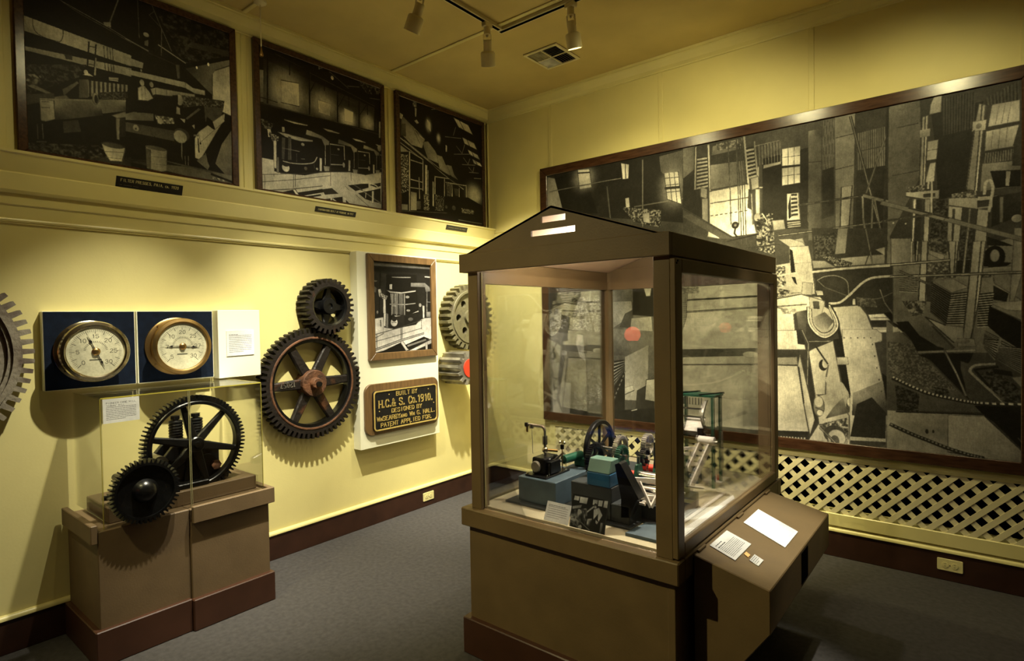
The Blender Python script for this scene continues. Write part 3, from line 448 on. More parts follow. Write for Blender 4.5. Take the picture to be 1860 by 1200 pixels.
PRINT_PRESSES = [
('p',12,[-72,830,495,1089,472,259,-92,117]),('g',(150,120,100,120),[1,624,438,586,437,528,-1,553]),('g',(120,110,110,110),[2,482,437,519,435,475,2,463]),
('p',40,[152,494,185,501,185,478,159,474]),('l',14,2,[44,712,42,569,128,548,149,577,152,623]),('l',110,3,[130,755,218,729,342,694,440,659]),
('l',100,2,[137,754,218,719,342,684,440,651]),('l',95,5,[387,852,345,718]),('p',100,[318,713,351,725,352,697,322,700]),
('p',12,[252,592,258,594,247,458,241,456]),('p',12,[281,588,287,590,275,449,270,447]),('l',12,3,[254,570,283,573]),('l',12,3,[245,480,273,482]),
('p',110,[279,521,285,523,279,431,271,431]),('l',14,2,[317,592,321,454]),('l',14,2,[331,597,335,458]),('l',14,2,[343,601,348,462]),('l',14,2,[354,604,358,465]),
('n',18,60,6,[2,397,241,474,209,401,178,382,-2,250]),('n',30,110,8,[0,354,66,370,69,331,6,304]),('p',100,[6,300,30,315,99,292,81,283]),
('l',12,4,[22,386,86,319,124,291]),('e',14,[229,450,16,11]),('e',150,[238,435,9,13]),('p',150,[224,419,248,435,271,424]),
('s',2,80,130,[335,444,378,453,375,431,334,425]),('s',11,34,105,[212,393,210,302,416,383,417,427]),('g',(60,80,70,60),[209,392,247,403,244,311,206,300]),
('n',24,70,3,[292,352,416,393,415,340,295,307]),('p',80,[140,322,201,380,208,373,146,293]),('p',90,[110,278,154,299,168,285,105,259]),
('p',50,[-4,258,109,295,109,267,-6,204]),('g',(110,120,50,120),[53,255,412,347,414,292,56,151]),('g',(110,110,30,40),[108,263,293,306,305,234,109,168]),
('p',116,[53,250,105,258,108,171,73,151,55,152]),('d',30,4,5,[60,241,90,248]),('d',30,4,5,[59,213,91,221]),('l',40,2,[107,260,109,180]),
('p',12,[61,146,410,282,405,118,58,41]),('e',100,[274,315,13,29]),('e',24,[277,314,7,21]),('p',50,[138,167,199,191,211,136,140,112]),('l',60,4,[40,131,41,61]),
('l',70,4,[59,136,61,66]),('p',60,[34,50,74,59,74,51,34,44]),('n',10,64,9,[-4,35,294,85,411,42,409,-32,193,-35,-6,-34]),
('g',(36,30,60,70),[264,20,424,53,421,-43,193,-35]),('p',90,[342,250,430,301,429,266,364,241]),('p',95,[360,240,377,244,372,132,361,134]),
('p',30,[379,244,429,257,427,166,376,146]),('e',34,[345,98,54,17]),('p',150,[296,94,399,95,382,23,328,17,307,54]),('e',60,[345,97,46,13]),
('l',80,3,[304,58,393,72]),('l',80,2,[314,31,388,37]),('n',10,52,11,[552,890,967,910,963,763,703,634,656,680]),('p',50,[736,763,964,785,963,752,705,727]),
('g',(40,110,150,70),[702,604,962,741,954,435,829,507]),('p',145,[864,645,961,708,953,402,842,426,847,618]),
('g',(110,110,120,120),[413,573,494,566,489,535,411,530]),('g',(130,120,110,120),[411,508,700,526,699,495,410,482]),
('p',120,[700,526,738,507,803,510,803,484,747,479,699,495]),('l',100,3,[538,899,585,784,633,677]),('l',90,2,[528,831,576,791]),('l',80,3,[528,831,555,862]),
('l',80,3,[475,887,478,691]),('l',110,6,[415,666,518,637]),('l',120,5,[568,687,703,634]),('l',40,4,[518,628,654,608]),('l',70,4,[587,780,581,634]),
('p',60,[652,608,671,614,671,538,659,534]),('e',120,[511,720,14,12]),('p',10,[480,697,547,721,549,643,483,659]),('p',80,[502,685,520,696,519,662,501,661]),
('e',190,[826,667,6,10]),('e',190,[762,628,5,8]),('e',120,[482,523,4,7]),('p',12,[407,357,678,433,692,233,401,155]),
('p',80,[404,275,443,295,535,309,534,270,403,242]),('p',56,[403,232,644,242,633,184,402,184]),('e',110,[449,212,14,17]),('p',12,[449,215,453,206,445,204]),
('p',12,[449,359,533,383,545,317,456,294]),('e',130,[484,459,11,17]),('p',140,[464,426,482,441,495,445,516,422,535,391,510,371,464,363]),
('l',90,2,[481,431,484,374]),('l',90,2,[497,436,500,378]),('e',110,[529,462,10,15]),('p',120,[523,439,548,451,547,416,534,407]),
('p',110,[548,453,603,457,602,424,547,416]),('p',100,[603,457,747,473,747,455,602,424]),('n',30,90,5,[678,449,912,483,905,438,686,379]),
('s',12,30,100,[781,420,905,438,877,356,799,336]),('p',10,[648,369,796,425,802,290,654,264]),('p',66,[694,325,765,401,780,399,704,320]),
('e',110,[666,420,18,31]),('p',10,[631,435,659,443,655,300,636,295]),('p',110,[650,380,667,374,668,339,647,338]),('p',120,[665,318,694,320,689,298]),
('p',110,[727,293,742,304,742,275]),('n',40,130,6,[540,306,636,311,636,280,552,259]),('e',110,[566,278,14,17]),
('p',140,[740,223,761,264,910,407,909,380,767,109,737,116]),('p',140,[761,264,899,399,909,364,770,209]),('l',30,6,[758,227,761,150]),('e',30,[770,203,5,6]),
('p',90,[736,245,761,251,761,241,733,234]),('p',12,[810,365,840,347,854,302,844,300,803,322]),('p',14,[799,163,909,364,901,281,883,218,817,88]),
('l',100,4,[796,152,809,86]),('g',(90,110,100,70),[849,104,889,225,951,326,942,14]),('p',80,[747,100,793,146,817,82,806,59]),('e',40,[672,228,41,36]),
('e',110,[665,216,34,35]),('l',90,6,[671,182,670,75]),('p',14,[691,196,740,228,741,68,691,48]),('l',80,4,[686,114,692,-3]),('l',90,4,[704,117,700,14]),
('p',14,[401,165,652,173,677,66,583,68,490,127,399,88]),('g',(30,24,60,70),[398,40,597,70,943,52,941,-13]),('g',(40,70,100,60),[398,31,667,54,943,52,941,-19]),
('p',110,[493,125,594,125,591,14,563,4,496,11]),('e',70,[542,126,52,11]),('p',70,[492,118,517,113,514,9,494,16]),('l',70,2,[502,76,593,84]),
('l',70,2,[506,37,592,44]),('l',14,4,[536,187,537,137]),('l',60,7,[592,67,832,48]),('l',12,12,[826,39,942,14]),('n',60,140,5,[831,27,899,17,899,6,831,13]),]
PRINT_EVAPORATORS = [
('p',14,[-32,944,1069,1160,1052,564,-50,310]),('g',(120,120,60,90),[1,739,31,743,63,553,-4,539]),('g',(34,24,40,60),[33,815,352,780,346,549,25,537]),
('p',40,[352,780,887,738,882,555,346,549]),('w',150,[189,661,136,138]),('w',140,[455,644,109,95]),('w',175,[646,598,65,64]),('w',140,[824,613,66,66]),
('p',165,[148,717,273,734,272,583,144,575]),('p',155,[411,665,514,666,505,579,415,583]),('p',185,[620,666,696,657,690,580,618,573]),('l',14,9,[61,876,52,545]),
('l',14,10,[354,851,346,549]),('l',14,10,[570,795,563,548]),('l',14,11,[749,771,743,552]),('l',14,11,[888,762,882,555]),('l',50,3,[359,847,352,551]),
('l',16,5,[356,705,402,795]),('l',16,5,[573,665,637,774]),('l',16,5,[753,654,820,750]),('l',16,6,[466,803,464,741]),('l',16,7,[661,781,659,688]),
('l',16,7,[822,744,820,672]),('l',16,6,[212,875,209,768]),('l',60,3,[111,872,300,845]),('l',70,3,[354,829,577,797,887,750]),('l',50,2,[395,771,575,745]),
('l',50,3,[582,736,740,722]),('l',110,4,[423,879,475,900]),('l',100,7,[427,891,426,874]),('l',110,3,[507,883,659,815]),('e',150,[529,848,12,14]),
('l',120,4,[652,828,751,851]),('l',110,4,[844,798,938,812]),('n',14,90,8,[731,895,937,903,935,836,815,826]),('l',18,4,[-3,570,119,568]),
('l',45,5,[-4,537,352,540,882,555]),('g',(12,12,12,12),[-2,525,945,571,936,266,-12,179]),('l',50,6,[127,533,511,552,944,552]),
('p',150,[-12,196,83,198,86,128,128,124,300,142,432,186,643,225,785,229,937,279,928,-20,-18,-26]),('n',14,90,6,[-5,444,89,424,64,369,-6,385]),
('p',170,[47,384,68,386,73,366,55,356,63,336,52,336]),('n',40,170,4,[58,368,128,351,115,321,80,313]),('p',165,[86,320,107,324,102,147,84,149]),
('p',90,[104,219,121,223,116,122,101,125]),('p',10,[123,378,365,382,381,258,366,168,300,142,188,133,134,131,118,211]),
('p',150,[145,421,163,423,165,390,146,388]),('g',(120,140,120,110),[117,379,195,383,365,382,365,375]),
('p',140,[117,381,183,385,281,375,365,384,365,375,268,358,170,361]),('p',150,[164,473,329,478,329,471,234,463,164,468]),
('g',(70,80,60,60),[143,355,167,355,157,213,139,215]),('g',(70,70,60,60),[188,371,207,369,203,222,181,218]),('l',90,4,[206,352,203,222]),
('l',100,5,[144,286,266,289]),('e',120,[290,340,13,10]),('l',70,5,[244,270,243,219]),('l',130,7,[148,203,214,202,302,215,368,238,395,278]),
('l',110,3,[275,243,303,247]),('e',150,[165,165,26,27]),('e',20,[165,184,22,12]),('e',70,[308,186,12,12]),('e',130,[393,199,9,8]),('l',80,3,[371,233,373,198]),
('p',150,[415,277,432,277,429,191,412,188]),('p',112,[322,444,360,442,439,429,493,405,489,381,454,370,432,409,314,411]),
('p',150,[447,483,509,486,579,480,571,475,481,471]),('l',150,4,[461,372,457,238]),('p',110,[444,229,491,233,487,202,450,195]),
('l',140,7,[499,389,612,399,613,304]),('l',70,3,[499,386,497,198]),('e',120,[565,367,10,8]),('l',130,7,[502,250,601,266]),('e',130,[605,266,10,18]),
('p',150,[646,308,662,308,658,234,643,231]),('l',70,3,[504,319,567,326]),('p',112,[569,436,604,434,675,422,723,402,719,381,689,372,668,406,562,407]),
('p',150,[682,469,737,472,800,466,793,462,712,458]),('l',150,3,[695,373,692,259]),('p',110,[679,251,722,254,718,228,685,222]),
('l',140,6,[729,388,829,396,830,316]),('l',70,3,[729,386,727,225]),('e',120,[787,370,9,7]),('l',130,6,[732,269,820,283]),('e',130,[823,283,9,16]),
('p',150,[859,319,874,319,871,256,858,253]),('l',70,3,[733,328,790,334]),('p',112,[781,443,813,441,876,431,919,414,916,396,889,388,870,417,775,418]),
('p',150,[883,472,932,474,987,469,981,465,910,462]),('l',150,3,[894,389,891,291]),('p',110,[880,284,918,287,915,264,885,259]),
('l',140,5,[924,402,1014,409,1015,341]),('l',70,3,[924,400,923,262]),('e',120,[976,386,8,6]),('l',130,5,[927,300,1005,312]),('e',130,[1008,313,8,13]),
('p',150,[1040,343,1053,343,1050,289,1039,287]),('l',70,3,[928,350,978,356]),('p',150,[923,646,937,650,932,529,918,526]),('e',130,[921,450,18,23]),
('l',50,3,[-15,88,225,137,494,197]),('l',50,3,[-16,42,224,98,493,172]),('l',50,3,[22,92,20,2]),('l',50,3,[219,130,216,45]),('l',50,3,[231,138,229,52]),
('l',50,3,[83,111,83,94]),('l',50,3,[498,204,495,102]),('l',50,3,[665,229,664,167]),('l',110,3,[-17,-11,210,35,430,91]),
('p',22,[53,-26,210,30,258,-23,159,-32]),('p',150,[210,32,228,35,271,-15,252,-21]),('p',22,[246,18,429,71,449,53,258,-5]),
('p',36,[429,68,505,89,556,58,448,35]),('p',22,[268,-7,415,33,421,25,283,-19]),('p',22,[414,-5,588,42,593,-15,495,-17]),
('p',150,[492,18,504,20,503,-16,491,-18]),('l',150,10,[510,15,572,-18]),('p',150,[594,45,616,37,611,-19,593,-22]),('p',22,[616,24,659,-6,618,-18]),
('p',22,[633,131,815,174,814,142,699,99]),('l',150,6,[685,143,790,100]),('p',28,[822,163,926,196,926,173,885,154]),('l',150,8,[619,129,807,173,893,155,713,92]),
('p',22,[721,87,925,154,922,44,850,46,781,55]),('l',150,7,[774,104,922,44]),('p',150,[845,122,862,124,858,34,841,32]),('l',150,6,[790,100,785,62]),
('l',60,3,[611,121,647,97]),('l',60,3,[698,74,826,-2]),]
PRINT_PAN_FLOOR = [
('p',8,[-114,913,1188,1188,1154,-56,-144,-186]),('p',150,[7,766,41,757,29,718,6,725]),('p',110,[41,743,159,682,263,623,229,541,119,545,20,604,23,712]),
('p',150,[159,668,263,621,246,610,201,637]),('p',60,[22,685,63,695,66,596,14,593]),('l',60,4,[135,685,205,573]),
('p',105,[243,595,294,611,370,552,421,486,407,455,290,470,248,554]),('p',105,[389,523,449,521,488,461,556,445,576,389,527,380,419,409]),
('p',100,[502,463,557,464,583,400,632,359,555,376]),('n',70,180,5,[147,898,183,904,182,853,139,851]),('p',160,[161,848,181,844,174,777,164,775]),
('p',150,[154,740,179,756,203,734,178,723]),('w',150,[304,741,35,57]),('p',150,[286,788,324,769,329,695,291,714]),('w',140,[413,662,25,43]),
('p',150,[493,627,509,621,507,572,491,568]),('p',150,[589,879,769,859,827,787,651,811]),('l',20,6,[660,871,720,801]),
('p',150,[692,736,840,718,881,666,720,687]),('l',20,6,[751,729,784,678]),('p',150,[759,645,883,625,916,585,784,604]),('l',20,6,[808,637,837,597]),
('p',150,[814,575,913,558,943,528,835,538]),('l',20,6,[853,568,878,534]),('l',120,5,[615,802,585,726]),('l',120,5,[618,644,688,595,720,677]),
('l',120,5,[588,569,792,611]),('l',120,5,[702,562,760,518,783,569]),('l',120,5,[686,501,850,526]),('l',120,5,[766,494,818,458,834,507]),
('l',120,5,[773,450,894,465]),('l',120,5,[832,409,924,420]),('l',120,5,[340,879,420,903]),('l',120,5,[488,693,678,722]),
('l',140,9,[7,574,240,478,445,385,695,290]),('l',140,7,[6,538,239,450]),('l',30,6,[7,556,290,451,637,311]),('l',120,6,[48,565,446,404]),
('p',120,[6,520,93,485,10,467]),('l',150,15,[99,486,86,28]),('l',150,11,[236,440,230,206]),('l',150,25,[270,409,263,183]),('l',150,9,[288,375,279,73]),
('l',150,16,[343,291,338,100]),('l',150,9,[364,342,360,198]),('l',150,9,[471,341,467,195]),('l',150,10,[560,308,557,209]),('l',150,9,[732,331,729,194]),
('l',150,7,[644,292,642,212]),('l',140,8,[105,487,227,457]),('l',140,8,[109,424,226,419]),('l',140,8,[105,273,222,270]),('l',140,7,[97,208,233,216]),
('l',140,8,[364,340,526,351]),('l',140,8,[484,314,732,326]),('l',140,8,[191,302,193,135]),('n',10,150,4,[10,449,81,464,85,183,1,143]),
('p',140,[103,177,163,177,159,38,98,30]),('p',120,[-1,66,70,71,68,26,-2,21]),('p',80,[162,112,205,118,203,53,160,47]),
('n',20,150,4,[238,179,295,188,292,56,234,48]),('n',14,110,4,[360,198,480,188,464,69,357,64]),('n',50,90,5,[491,316,567,309,550,208,494,199]),
('p',50,[580,281,637,281,635,221,592,219]),('w',150,[828,260,110,103]),('p',10,[467,195,752,228,933,182,929,15,449,38]),('e',70,[485,110,14,14]),
('e',60,[575,113,23,20]),('n',20,150,3,[668,126,824,126,823,90,674,86]),('l',70,6,[-3,12,491,60]),('l',90,7,[629,19,921,19]),]
PRINT_EVAPORATOR_SINGLE = [
('p',26,[-25,720,597,764,583,240,-38,251]),('g',(90,90,80,80),[-2,694,560,709,559,674,-3,671]),('p',12,[-3,661,559,672,558,635,-4,634]),
('p',40,[-2,627,132,614,90,324,-4,277]),('l',14,8,[74,665,51,290]),('p',100,[-4,560,46,559,29,548,-5,550]),('p',90,[-1,526,36,501,26,466,1,473]),
('p',10,[124,606,415,621,427,330,404,221,182,184,125,331]),('p',12,[175,588,358,596,338,552,327,495,173,491]),
('p',150,[176,595,358,602,358,593,283,589,175,589]),('p',150,[498,613,559,614,558,602,502,604]),('p',180,[152,535,176,536,175,496,151,496]),
('p',160,[123,488,164,480,262,475,407,496,402,481,262,463,155,469]),('g',(150,90,60,110),[159,463,298,462,275,295,168,303]),('l',130,9,[172,459,167,296]),
('l',40,10,[191,460,187,296]),('l',120,10,[216,460,212,296]),('l',30,10,[236,461,232,295]),('l',90,10,[257,461,252,295]),('l',50,10,[280,462,275,295]),
('l',130,10,[294,462,290,295]),('p',12,[298,466,411,483,417,323,293,295]),('e',130,[321,438,19,11]),('l',140,7,[152,379,296,377,399,388]),
('l',150,6,[169,367,205,366]),('e',120,[327,330,19,9]),('l',160,10,[194,285,284,284,368,302,426,323]),('p',30,[167,275,426,312,434,243,191,187]),
('p',20,[284,288,446,323,443,228,291,195]),('p',105,[356,553,501,558,550,523,559,490,509,485,500,522,356,523]),('l',120,7,[521,485,516,323]),
('p',110,[509,319,554,319,553,274,511,275]),('l',110,5,[517,400,562,399]),('p',160,[471,371,491,367,488,268,473,268]),('e',120,[447,374,14,16]),
('p',190,[48,491,69,495,77,468,60,460,67,430,55,440]),('n',60,200,4,[60,467,136,441,118,413,84,420]),('p',195,[93,420,112,420,112,303,91,310]),
('p',190,[94,307,115,310,108,207,94,211]),('p',110,[115,310,134,303,131,186,110,193]),('e',110,[37,317,8,12]),
('p',185,[0,267,89,279,95,200,191,184,404,221,444,250,483,264,563,270,563,91,-3,4]),('p',185,[0,267,89,279,89,152,0,115]),('e',190,[188,236,32,31]),
('e',30,[189,264,23,21]),('l',60,4,[166,237,210,236]),('e',80,[348,259,25,14]),('l',60,8,[62,256,65,208]),
('p',10,[173,184,272,196,328,212,414,243,404,214,291,199]),('l',60,5,[1,145,164,178,328,216,463,250]),('l',60,4,[3,91,163,122,461,184]),
('l',60,5,[26,151,27,46]),('l',60,6,[250,196,251,87]),('l',60,5,[263,200,262,97]),('l',70,4,[458,250,456,176]),
('p',160,[-3,20,242,84,480,135,480,146,242,98,-2,34]),('p',14,[56,10,242,73,313,9,177,3,72,2]),('p',170,[242,77,269,82,323,15,295,6]),
('p',12,[287,53,479,113,538,92,314,19]),('l',110,16,[314,44,498,87]),('p',170,[323,5,558,88,559,54,398,7]),('p',14,[437,16,559,39,560,2]),
('p',150,[492,57,517,64,516,8,496,5]),]
PRINT_WORKSHOP = [
('p',22,[0,136,182,143,161,-1,-22,-7]),('p',190,[10,131,36,131,33,113,7,113]),('p',215,[38,132,79,133,75,106,38,105]),('p',20,[79,131,102,133,99,102,75,104]),
('p',205,[104,131,129,133,126,111,104,109]),('p',215,[131,132,153,134,150,110,131,108]),('p',210,[158,135,179,137,177,108,155,108]),
('p',150,[4,86,53,100,48,85,6,73]),('p',200,[60,61,109,106,116,101,68,59]),('e',60,[119,106,9,11]),('e',190,[118,101,6,6]),
('p',205,[111,91,136,103,157,75,142,46,137,53,135,75,115,49]),('p',190,[127,51,140,45,135,34,127,38]),('n',14,190,14,[1,69,78,89,90,22,0,2]),
('n',20,210,16,[85,47,108,52,105,8,85,21]),('l',120,6,[0,25,52,2]),('l',110,5,[32,40,102,3]),('l',150,3,[53,80,77,23]),('p',215,[44,12,57,17,63,9,57,-3,45,3]),
('p',200,[-2,46,16,44,11,38,-5,39]),('p',20,[127,30,149,24,146,-3,124,-1]),('g',(150,100,60,120),[152,44,164,46,158,-2,149,-2]),]

def print_mat(name, a, tone=((.006, .005, .003), (.92, .87, .78)), rough=.5, coat=.0):
    """grey values 0..1 (rows from bottom) -> sepia print material on UVs"""
    h, wd = a.shape
    img = bpy.data.images.new(name, wd, h); px = np.ones((h, wd, 4), np.float32)
    px[..., :3] = a[..., None]; img.pixels.foreach_set(px.ravel()); img.update(); img.pack()
    m = bpy.data.materials.new(name); m.use_nodes = True; nt = m.node_tree; b = nt.nodes['Principled BSDF']
    t = nt.nodes.new('ShaderNodeTexImage'); t.image = img; t.extension = 'EXTEND'
    mx = nt.nodes.new('ShaderNodeMix'); mx.data_type = 'RGBA'
    mx.inputs[6].default_value = (*tone[0], 1); mx.inputs[7].default_value = (*tone[1], 1)
    nt.links.new(t.outputs[0], mx.inputs[0]); nt.links.new(mx.outputs[2], b.inputs['Base Color'])
    b.inputs['Roughness'].default_value = rough; b.inputs['Specular IOR Level'].default_value = .12
    return m

def sheet(name, p, m, parent=None, thick=.003):
    """flat print: corners p = bottom left, bottom right, top right, top left; has a real thickness behind it"""
    p = [Vector(q) for q in p]; nrm = (p[1] - p[0]).cross(p[3] - p[0]).normalized(); q = [v - nrm * thick for v in p]
    org = _base(parent) if parent else sum(p, Vector()) / 4
    me = bpy.data.meshes.new(name)
    me.from_pydata([tuple(v - org) for v in p + q], [], [(0, 1, 2, 3), (7, 6, 5, 4), (1, 0, 4, 5), (2, 1, 5, 6), (3, 2, 6, 7), (0, 3, 7, 4)])
    uv = me.uv_layers.new(name='uv'); co = [(0, 0), (1, 0), (1, 1), (0, 1)]
    for f in me.polygons:
        for li in f.loop_indices: uv.data[li].uv = co[me.loops[li].vertex_index % 4] if f.index == 0 else (.01, .01)
    o = bpy.data.objects.new(name, me); COL.objects.link(o); me.materials.append(m)
    if parent: o.parent = parent
    else: o.location = org
    return o

# stroke letters on a 6 x 8 grid
GL = {'A': [[(0, 0), (3, 8), (6, 0)], [(1.2, 3), (4.8, 3)]], 'B': [[(0, 0), (0, 8), (4, 8), (5.4, 7), (5.4, 5.2), (4, 4.2), (0, 4.2)], [(4, 4.2), (6, 3), (6, 1.2), (4.4, 0), (0, 0)]],
      'C': [[(6, 6.2), (4.6, 8), (2, 8), (.3, 6.2), (0, 4), (.3, 1.8), (2, 0), (4.6, 0), (6, 1.8)]], 'D': [[(0, 0), (0, 8), (3.6, 8), (5.6, 6.4), (6, 4), (5.6, 1.6), (3.6, 0), (0, 0)]],
      'E': [[(5.6, 8), (0, 8), (0, 0), (5.8, 0)], [(0, 4.2), (4, 4.2)]], 'F': [[(5.6, 8), (0, 8), (0, 0)], [(0, 4.2), (4, 4.2)]],
      'G': [[(6, 6.2), (4.6, 8), (2, 8), (.3, 6.2), (0, 4), (.3, 1.8), (2, 0), (4.6, 0), (6, 1.6), (6, 3.6), (3.6, 3.6)]], 'H': [[(0, 0), (0, 8)], [(6, 0), (6, 8)], [(0, 4), (6, 4)]],
      'I': [[(3, 0), (3, 8)]], 'L': [[(0, 8), (0, 0), (5.4, 0)]], 'M': [[(0, 0), (0, 8), (3, 2), (6, 8), (6, 0)]], 'N': [[(0, 0), (0, 8), (6, 0), (6, 8)]],
      'O': [[(2, 0), (.3, 1.8), (0, 4), (.3, 6.2), (2, 8), (4, 8), (5.7, 6.2), (6, 4), (5.7, 1.8), (4, 0), (2, 0)]], 'P': [[(0, 0), (0, 8), (4, 8), (5.8, 6.8), (5.8, 5), (4, 3.8), (0, 3.8)]],
      'R': [[(0, 0), (0, 8), (4, 8), (5.8, 6.8), (5.8, 5), (4, 4), (0, 4)], [(3, 4), (6, 0)]], 'S': [[(5.6, 6.4), (4.4, 8), (1.6, 8), (.2, 6.8), (.4, 5), (3, 4.2), (5.6, 3.2), (5.8, 1.4), (4.4, 0), (1.4, 0), (0, 1.6)]],
      'T': [[(0, 8), (6, 8)], [(3, 8), (3, 0)]], 'U': [[(0, 8), (0, 2), (1.6, 0), (4.4, 0), (6, 2), (6, 8)]], 'V': [[(0, 8), (3, 0), (6, 8)]], 'W': [[(0, 8), (1.6, 0), (3.4, 7), (5.2, 0), (6.8, 8)]],
      'Y': [[(0, 8), (3, 4), (6, 8)], [(3, 4), (3, 0)]], '&': [[(6, 0), (1.4, 5.6), (1.4, 7), (2.6, 8), (3.8, 7), (3.6, 5.6), (.4, 3), (.2, 1.2), (1.6, 0), (3.4, 0), (6, 3.6)]],
      '.': [[(1, 0), (1, 1.1)]], ',': [[(1, 1), (.6, -1)]], '0': [[(2, 0), (.4, 2), (.4, 6), (2, 8), (3.8, 8), (5.4, 6), (5.4, 2), (3.8, 0), (2, 0)]], '1': [[(1.4, 6.6), (3, 8), (3, 0)]],
      '2': [[(.4, 6.4), (2, 8), (4.4, 8), (5.6, 6.4), (5.2, 4.8), (.2, 0), (5.8, 0)]], '3': [[(.4, 7), (2, 8), (4.4, 8), (5.4, 6.4), (4.4, 4.4), (2.4, 4.2)], [(4.4, 4.2), (5.8, 2.6), (5.2, .8), (4, 0), (1.6, 0), (.2, 1.4)]], '5': [[(5.4, 8), (1, 8), (.6, 4.6), (3.6, 5), (5.6, 3.6), (5.6, 1.6), (4, 0), (1.6, 0), (.2, 1.4)]],
      '7': [[(.2, 8), (5.8, 8), (2.4, 0)]], '9': [[(5.4, 4.6), (3.6, 3.4), (1.6, 3.6), (.3, 5.2), (.6, 7), (2, 8), (4, 8), (5.4, 6.8), (5.4, 3), (4, .4), (1.4, 0)]], "'": [[(1, 8), (1, 6)]], '"': [[(1, 8), (1, 6)], [(2.4, 8), (2.4, 6)]], '-': [[(1, 4), (5, 4)]]}
GW = {'.': 2.4, ',': 2.4, "'": 2.2, '"': 3.4, 'I': 6, ' ': 4, 'W': 6.8, '1': 4.6}
def text_strokes(txt, h, track=2.2, small=.72):
    """text -> (list of polylines at cap height h, total width); lower-case = small caps"""
    k = h / 8; x = 0; out = []
    for ch in txt:
        sc = 1
        if ch.islower(): ch = ch.upper(); sc = small
        for pl in GL.get(ch, []): out.append([((x + a * sc) * k, b * sc * k) for a, b in pl])
        x += (GW.get(ch, 6) * sc + track)
    return out, (x - track) * k
def text_mesh(mb, txt, cx, z0, h, stroke, fn, d0, d1, serif=0, width=None, rot=False):
    st, wd = text_strokes(txt, h); sx = (width / wd) if width else 1
    def mp(p):
        a, b = p[0] * sx - wd * sx / 2, p[1]
        if rot: a, b = -a, h - b
        return (cx + a, z0 + b)
    for pl in st:
        q = [mp(p) for p in pl]
        for i, (a, b) in enumerate(zip(q[:-1], q[1:])):
            dx, dy = b[0] - a[0], b[1] - a[1]; L = math.hypot(dx, dy) or 1e-6
            sw = stroke * (.62 if abs(dy) < abs(dx) * .5 else 1)
            nx, ny = -dy / L * sw / 2, dx / L * sw / 2; ex, ey = dx / L * sw * .3, dy / L * sw * .3
            mb.prism([(a[0] - ex + nx, a[1] - ey + ny), (a[0] - ex - nx, a[1] - ey - ny), (b[0] + ex - nx, b[1] + ey - ny), (b[0] + ex + nx, b[1] + ey + ny)], fn, d0, d1)
        if serif:
            for (p, e, g) in ((pl[0], q[0], q[1]), (pl[-1], q[-1], q[-2])):
                if abs(e[1] - g[1]) > abs(e[0] - g[0]) * .9 and (abs(p[1]) < 1e-6 or abs(p[1] - h) < 1e-4 or abs(p[1] - h * .72) < 1e-4):
                    mb.prism([(e[0] - serif, e[1] - stroke * .25), (e[0] + serif, e[1] - stroke * .25), (e[0] + serif, e[1] + stroke * .25), (e[0] - serif, e[1] + stroke * .25)], fn, d0, d1)
    return mb

def card_print(name, wmm, hmm, lines, title=None, base=226, ink=70, ppm=2.5, seed=3):
    p = Print(wmm, hmm, ppm, base, seed); y = hmm * .86
    for t, hh in (title or []):
        if isinstance(t, float):           # heading too small to read: bold word shapes
            x = wmm * .09
            while x < wmm * t:
                L = hh * p.r.uniform(1.2, 2.6); p.line(ink, hh * .5, [(x, y - hh * .6), (x + L, y - hh * .6)]); x += L + hh * .6
            y -= hh * 1.7; continue
        st, wd = text_strokes(t, hh)
        for pl in st: p.line(ink, max(hh * .13, .6), [(wmm * .09 + a, y - hh + b) for a, b in pl])
        y -= hh * 1.7
    dy = (y - hmm * .08) / max(lines, 1)
    for i in range(lines):
        x = wmm * .09; end = wmm * (.90 if i < lines - 1 else .6)
        while x < end:
            L = wmm * p.r.uniform(.02, .09); p.line(ink + 50, dy * .34, [(x, y), (min(x + L, end), y)]); x += L + wmm * .018
        y -= dy
    return print_mat(name, p.finish(2, .02), ((.02, .02, .02), (.90, .90, .86)), .7)

def picture(name, s, cmds, w_, h_, ppm, base, lift=1, **k):
    p = Print(w_, h_, ppm, base, 1, .13); p.run(cmds); return print_mat(name, np.clip(p.finish() * lift, 0, .97), **k)
PM_MURAL = picture('mural_print', 0, PRINT_MURAL, 2970, 1950, .56, 62)
PM_PRESS = picture('presses_print', 0, PRINT_PRESSES, 950, 890, .7, 16, tone=((.014, .011, .007), (1.0, .94, .72)), lift=1.28)
PM_EVAP = picture('evaporators_print', 0, PRINT_EVAPORATORS, 940, 895, .7, 20, tone=((.014, .011, .007), (1.0, .94, .72)), lift=1.28)
PM_PAN = picture('pan_floor_print', 0, PRINT_PAN_FLOOR, 940, 895, .7, 12, tone=((.014, .011, .007), (1.0, .94, .72)), lift=1.28)
PM_EVS = picture('single_evaporator_print', 0, PRINT_EVAPORATOR_SINGLE, 560, 710, .8, 24)
PM_WORK = picture('workshop_print', 0, PRINT_WORKSHOP, 175, 140, 3, 30, tone=((.012, .012, .010), (.80, .80, .72)))

